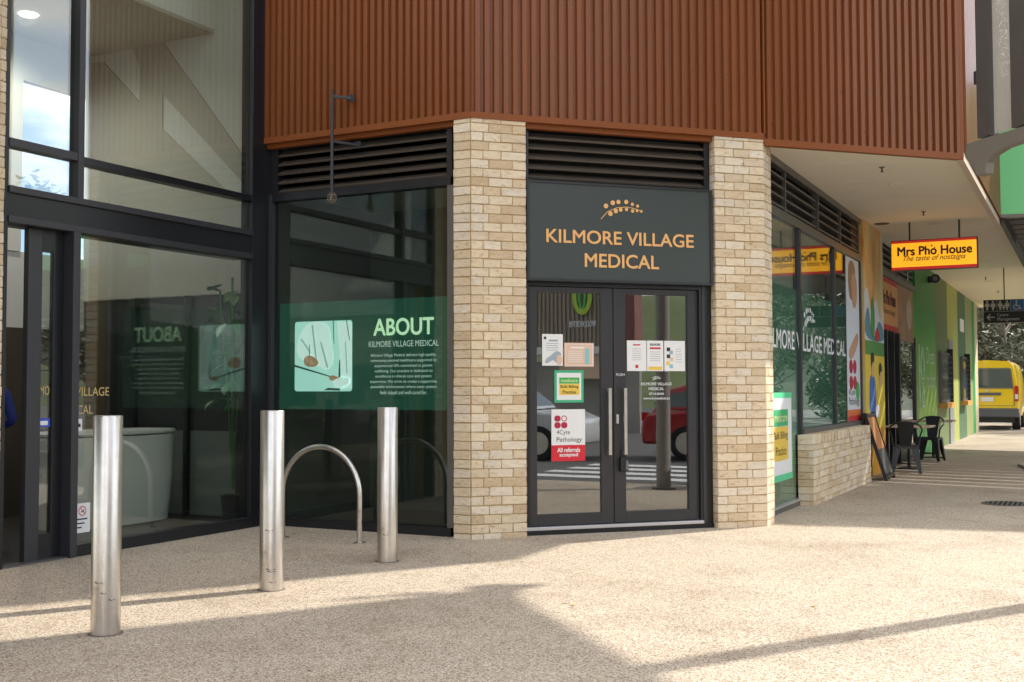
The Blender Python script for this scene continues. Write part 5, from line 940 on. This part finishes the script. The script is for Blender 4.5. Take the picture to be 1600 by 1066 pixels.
text('store_lettering', 'WOOLWORTHS', STICK, stb, (19.16, .0, 3.42), (0, -1, 0), .95, .19, bold=.02)
# hill and trees
def leafy(name, lab, x, y, h, r, n, mat, seed, z0=.15, grp='trees beyond the walkway', size=.17):
    rnd = random.Random(seed); t = thing(name, lab, 'tree', (x, y, 0), group=grp)
    tr = MB(); tr.tube([(x, y, -.1), (x + .1, y, h * .3), (x - .1, y + .1, h * .6), (x, y, h * .9)], [.17, .13, .09, .03], 8)
    for i in range(14):
        a = rnd.uniform(0, 6.28); z = h * rnd.uniform(.1, .7); l = r * rnd.uniform(.6, 1.05)
        tr.tube([(x, y, z), (x + l * .5 * math.cos(a), y + l * .5 * math.sin(a), z + h * .07), (x + l * math.cos(a), y + l * math.sin(a), z + h * rnd.uniform(.05, .22))], [.05, .03, .01], 5)
    build('trunk', tr, M('bark', (.22, .19, .15), .9, var=.3, scale=9), t)
    m = MB(); cl_ = []
    for i in range(46):
        a = rnd.uniform(0, 6.28); u = rnd.random() ** .5; zz_ = rnd.uniform(z0, 1); rr2 = r * u * math.sin(min(1, (zz_ + .25)) * math.pi * .62 + .3)
        cl_.append((x + rr2 * math.cos(a), y + rr2 * math.sin(a), h * zz_, rnd.uniform(.35, .8) * r * .38))
    vs = []; fs = []
    for i in range(n):
        cx, cy, cz, cr = rnd.choice(cl_); d_ = Vector((rnd.gauss(0, 1), rnd.gauss(0, 1), rnd.gauss(0, .8))).normalized() * cr * rnd.random() ** .4; p0 = Vector((cx, cy, cz)) + d_
        u_ = Vector((rnd.gauss(0, 1), rnd.gauss(0, 1), rnd.gauss(0, 1))).normalized(); v_ = u_.orthogonal().normalized(); s_ = size * rnd.uniform(.6, 1.3); k = len(vs)
        vs += [p0 - u_ * s_, p0 + v_ * s_ * .35, p0 + u_ * s_, p0 - v_ * s_ * .35]; fs.append((k, k + 1, k + 2, k + 3))
    m.add(vs, fs); o = bpy.data.objects.new('crown', bpy.data.meshes.new('crown')); COL.objects.link(o); o.parent = t; b = BASE[t.name]
    o.data.from_pydata([Vector(q) - b for q in m.v], [], m.f); o.data.materials.append(mat)
def leafmat(name, col):
    m, t, p, o = nodes(name); tcn = N(t, 'ShaderNodeTexCoord'); nn = N(t, 'ShaderNodeTexNoise', Scale=1.2, Detail=4.0); t.links.new(tcn.outputs['Object'], nn.inputs['Vector'])
    r = ramp(t, [(.3, [c * .55 for c in col]), (.55, col), (.75, [c * 1.5 for c in col])]); t.links.new(nn.outputs['Fac'], r.inputs['Fac']); t.links.new(r.outputs[0], p.inputs['Base Color']); p.inputs['Roughness'].default_value = .6; p.inputs['Transmission Weight'].default_value = 0
    return m
LF1 = leafmat('leaf_olive', (.115, .125, .06)); LF2 = leafmat('leaf_grey_green', (.16, .165, .10))
for i, (x, y, h, r, mt, lab) in enumerate(((-8.5, 52, 9, 4.2, LF1, 'dark olive bushy tree half hidden by the end of the green wall'), (-3.4, 55, 10, 4.6, LF2, 'grey green bushy tree directly behind the yellow van'), (1.5, 53, 9, 4.4, LF1, 'olive bushy tree behind the van, at the right edge of the picture'), (6.5, 50, 11, 4.8, LF2, 'grey green bushy tree to the right of the van'), (12, 54, 12, 5.2, LF1, 'broad olive bushy tree farther right of the van'), (18, 52, 12, 5.2, LF2, 'grey green bushy tree at the road bend'), (-6, 60, 12, 5.5, LF1, 'tall olive tree behind the other trees'))):
    leafy('bushy_tree', lab, x, y, h, r, 20000, mt, i, .05)
for i, (x, y) in enumerate(((13, 27), (17, 36), (22, 30), (12, 44))):
    leafy('roadside_tree', ('small roadside tree mirrored in the side windows, nearest the canopy', 'tall roadside tree mirrored in the side windows', 'roadside tree farthest from the walkway', 'roadside tree nearest the yellow van')[i], x, y, 7 + i, 3.2, 5000, (LF1, LF2)[i % 2], 20 + i, .25, 'roadside trees', .2)
m = MB(); nx, ny = 24, 40; vs = []
for i in range(nx + 1):
    for j in range(ny + 1):
        x = 45 + i * 6; y = -130 + j * 8; z = -1 + 17 * (1 - math.exp(-((i / nx) * 2.2) ** 2)) * (1 + .12 * math.sin(j * .7) * math.cos(i * .5)); vs.append((x, y, z))
m.add(vs, [(i * (ny + 1) + j, i * (ny + 1) + j + 1, (i + 1) * (ny + 1) + j + 1, (i + 1) * (ny + 1) + j) for i in range(nx) for j in range(ny)])
struct('hill', m, M('hill_grass', (.12, .15, .05), .95, var=.6, scale=.12), smooth=True)
m = MB(); nx, ny = 50, 16; vs = []
for i in range(nx + 1):
    for j in range(ny + 1):
        x = -90 + i * 5; y = 68 + j * 6; z = -1 + 24 * (1 - math.exp(-((j / ny) * 2.4) ** 2)) * (1 + .15 * math.sin(i * .6) * math.cos(j * .5)) + (random.uniform(0, 1.6) if j else 0); vs.append((x, y, z))
m.add(vs, [(i * (ny + 1) + j, i * (ny + 1) + j + 1, (i + 1) * (ny + 1) + j + 1, (i + 1) * (ny + 1) + j) for i in range(nx) for j in range(ny)])
struct('wooded_hill', m, M('hill_wood', (.045, .055, .025), .95, var=.7, scale=.5, bump=1., bscale=1.5))
# unseen canopy behind and above the camera, extended forward to darken ground and reflections
fo = thing('forecourt_shade_canopy', 'unseen dark beamed canopy roof, extended to shade the forecourt before the foyer', 'canopy', (-9, 0, 5.6))
build('shade_roof_sheet', B(-24, -5.2, -14, 3.75, 5.05, 5.15), M('shade_canopy_dark', (.05, .048, .045), .6), fo); build('shade_roof_sheet', B(-7.45, -5.2, 3.75, 5.9, 5.05, 5.15), MATS['shade_canopy_dark'], fo)
for i in range(6): build('beam', B(-24, -5.9, -13.5 + i * 3.2, -13.2 + i * 3.2, 4.6, 5.05), MATS['shade_canopy_dark'], fo)  # beams of the unseen shade canopy
for i, (x, y) in enumerate(((-6.8, -5), (-14, 2.8), (-14, -5))): build('post', B(x - .12, x + .12, y - .12, y + .12, 0, 4.6), MATS['shade_canopy_dark'], fo)  # posts of the unseen shade canopy
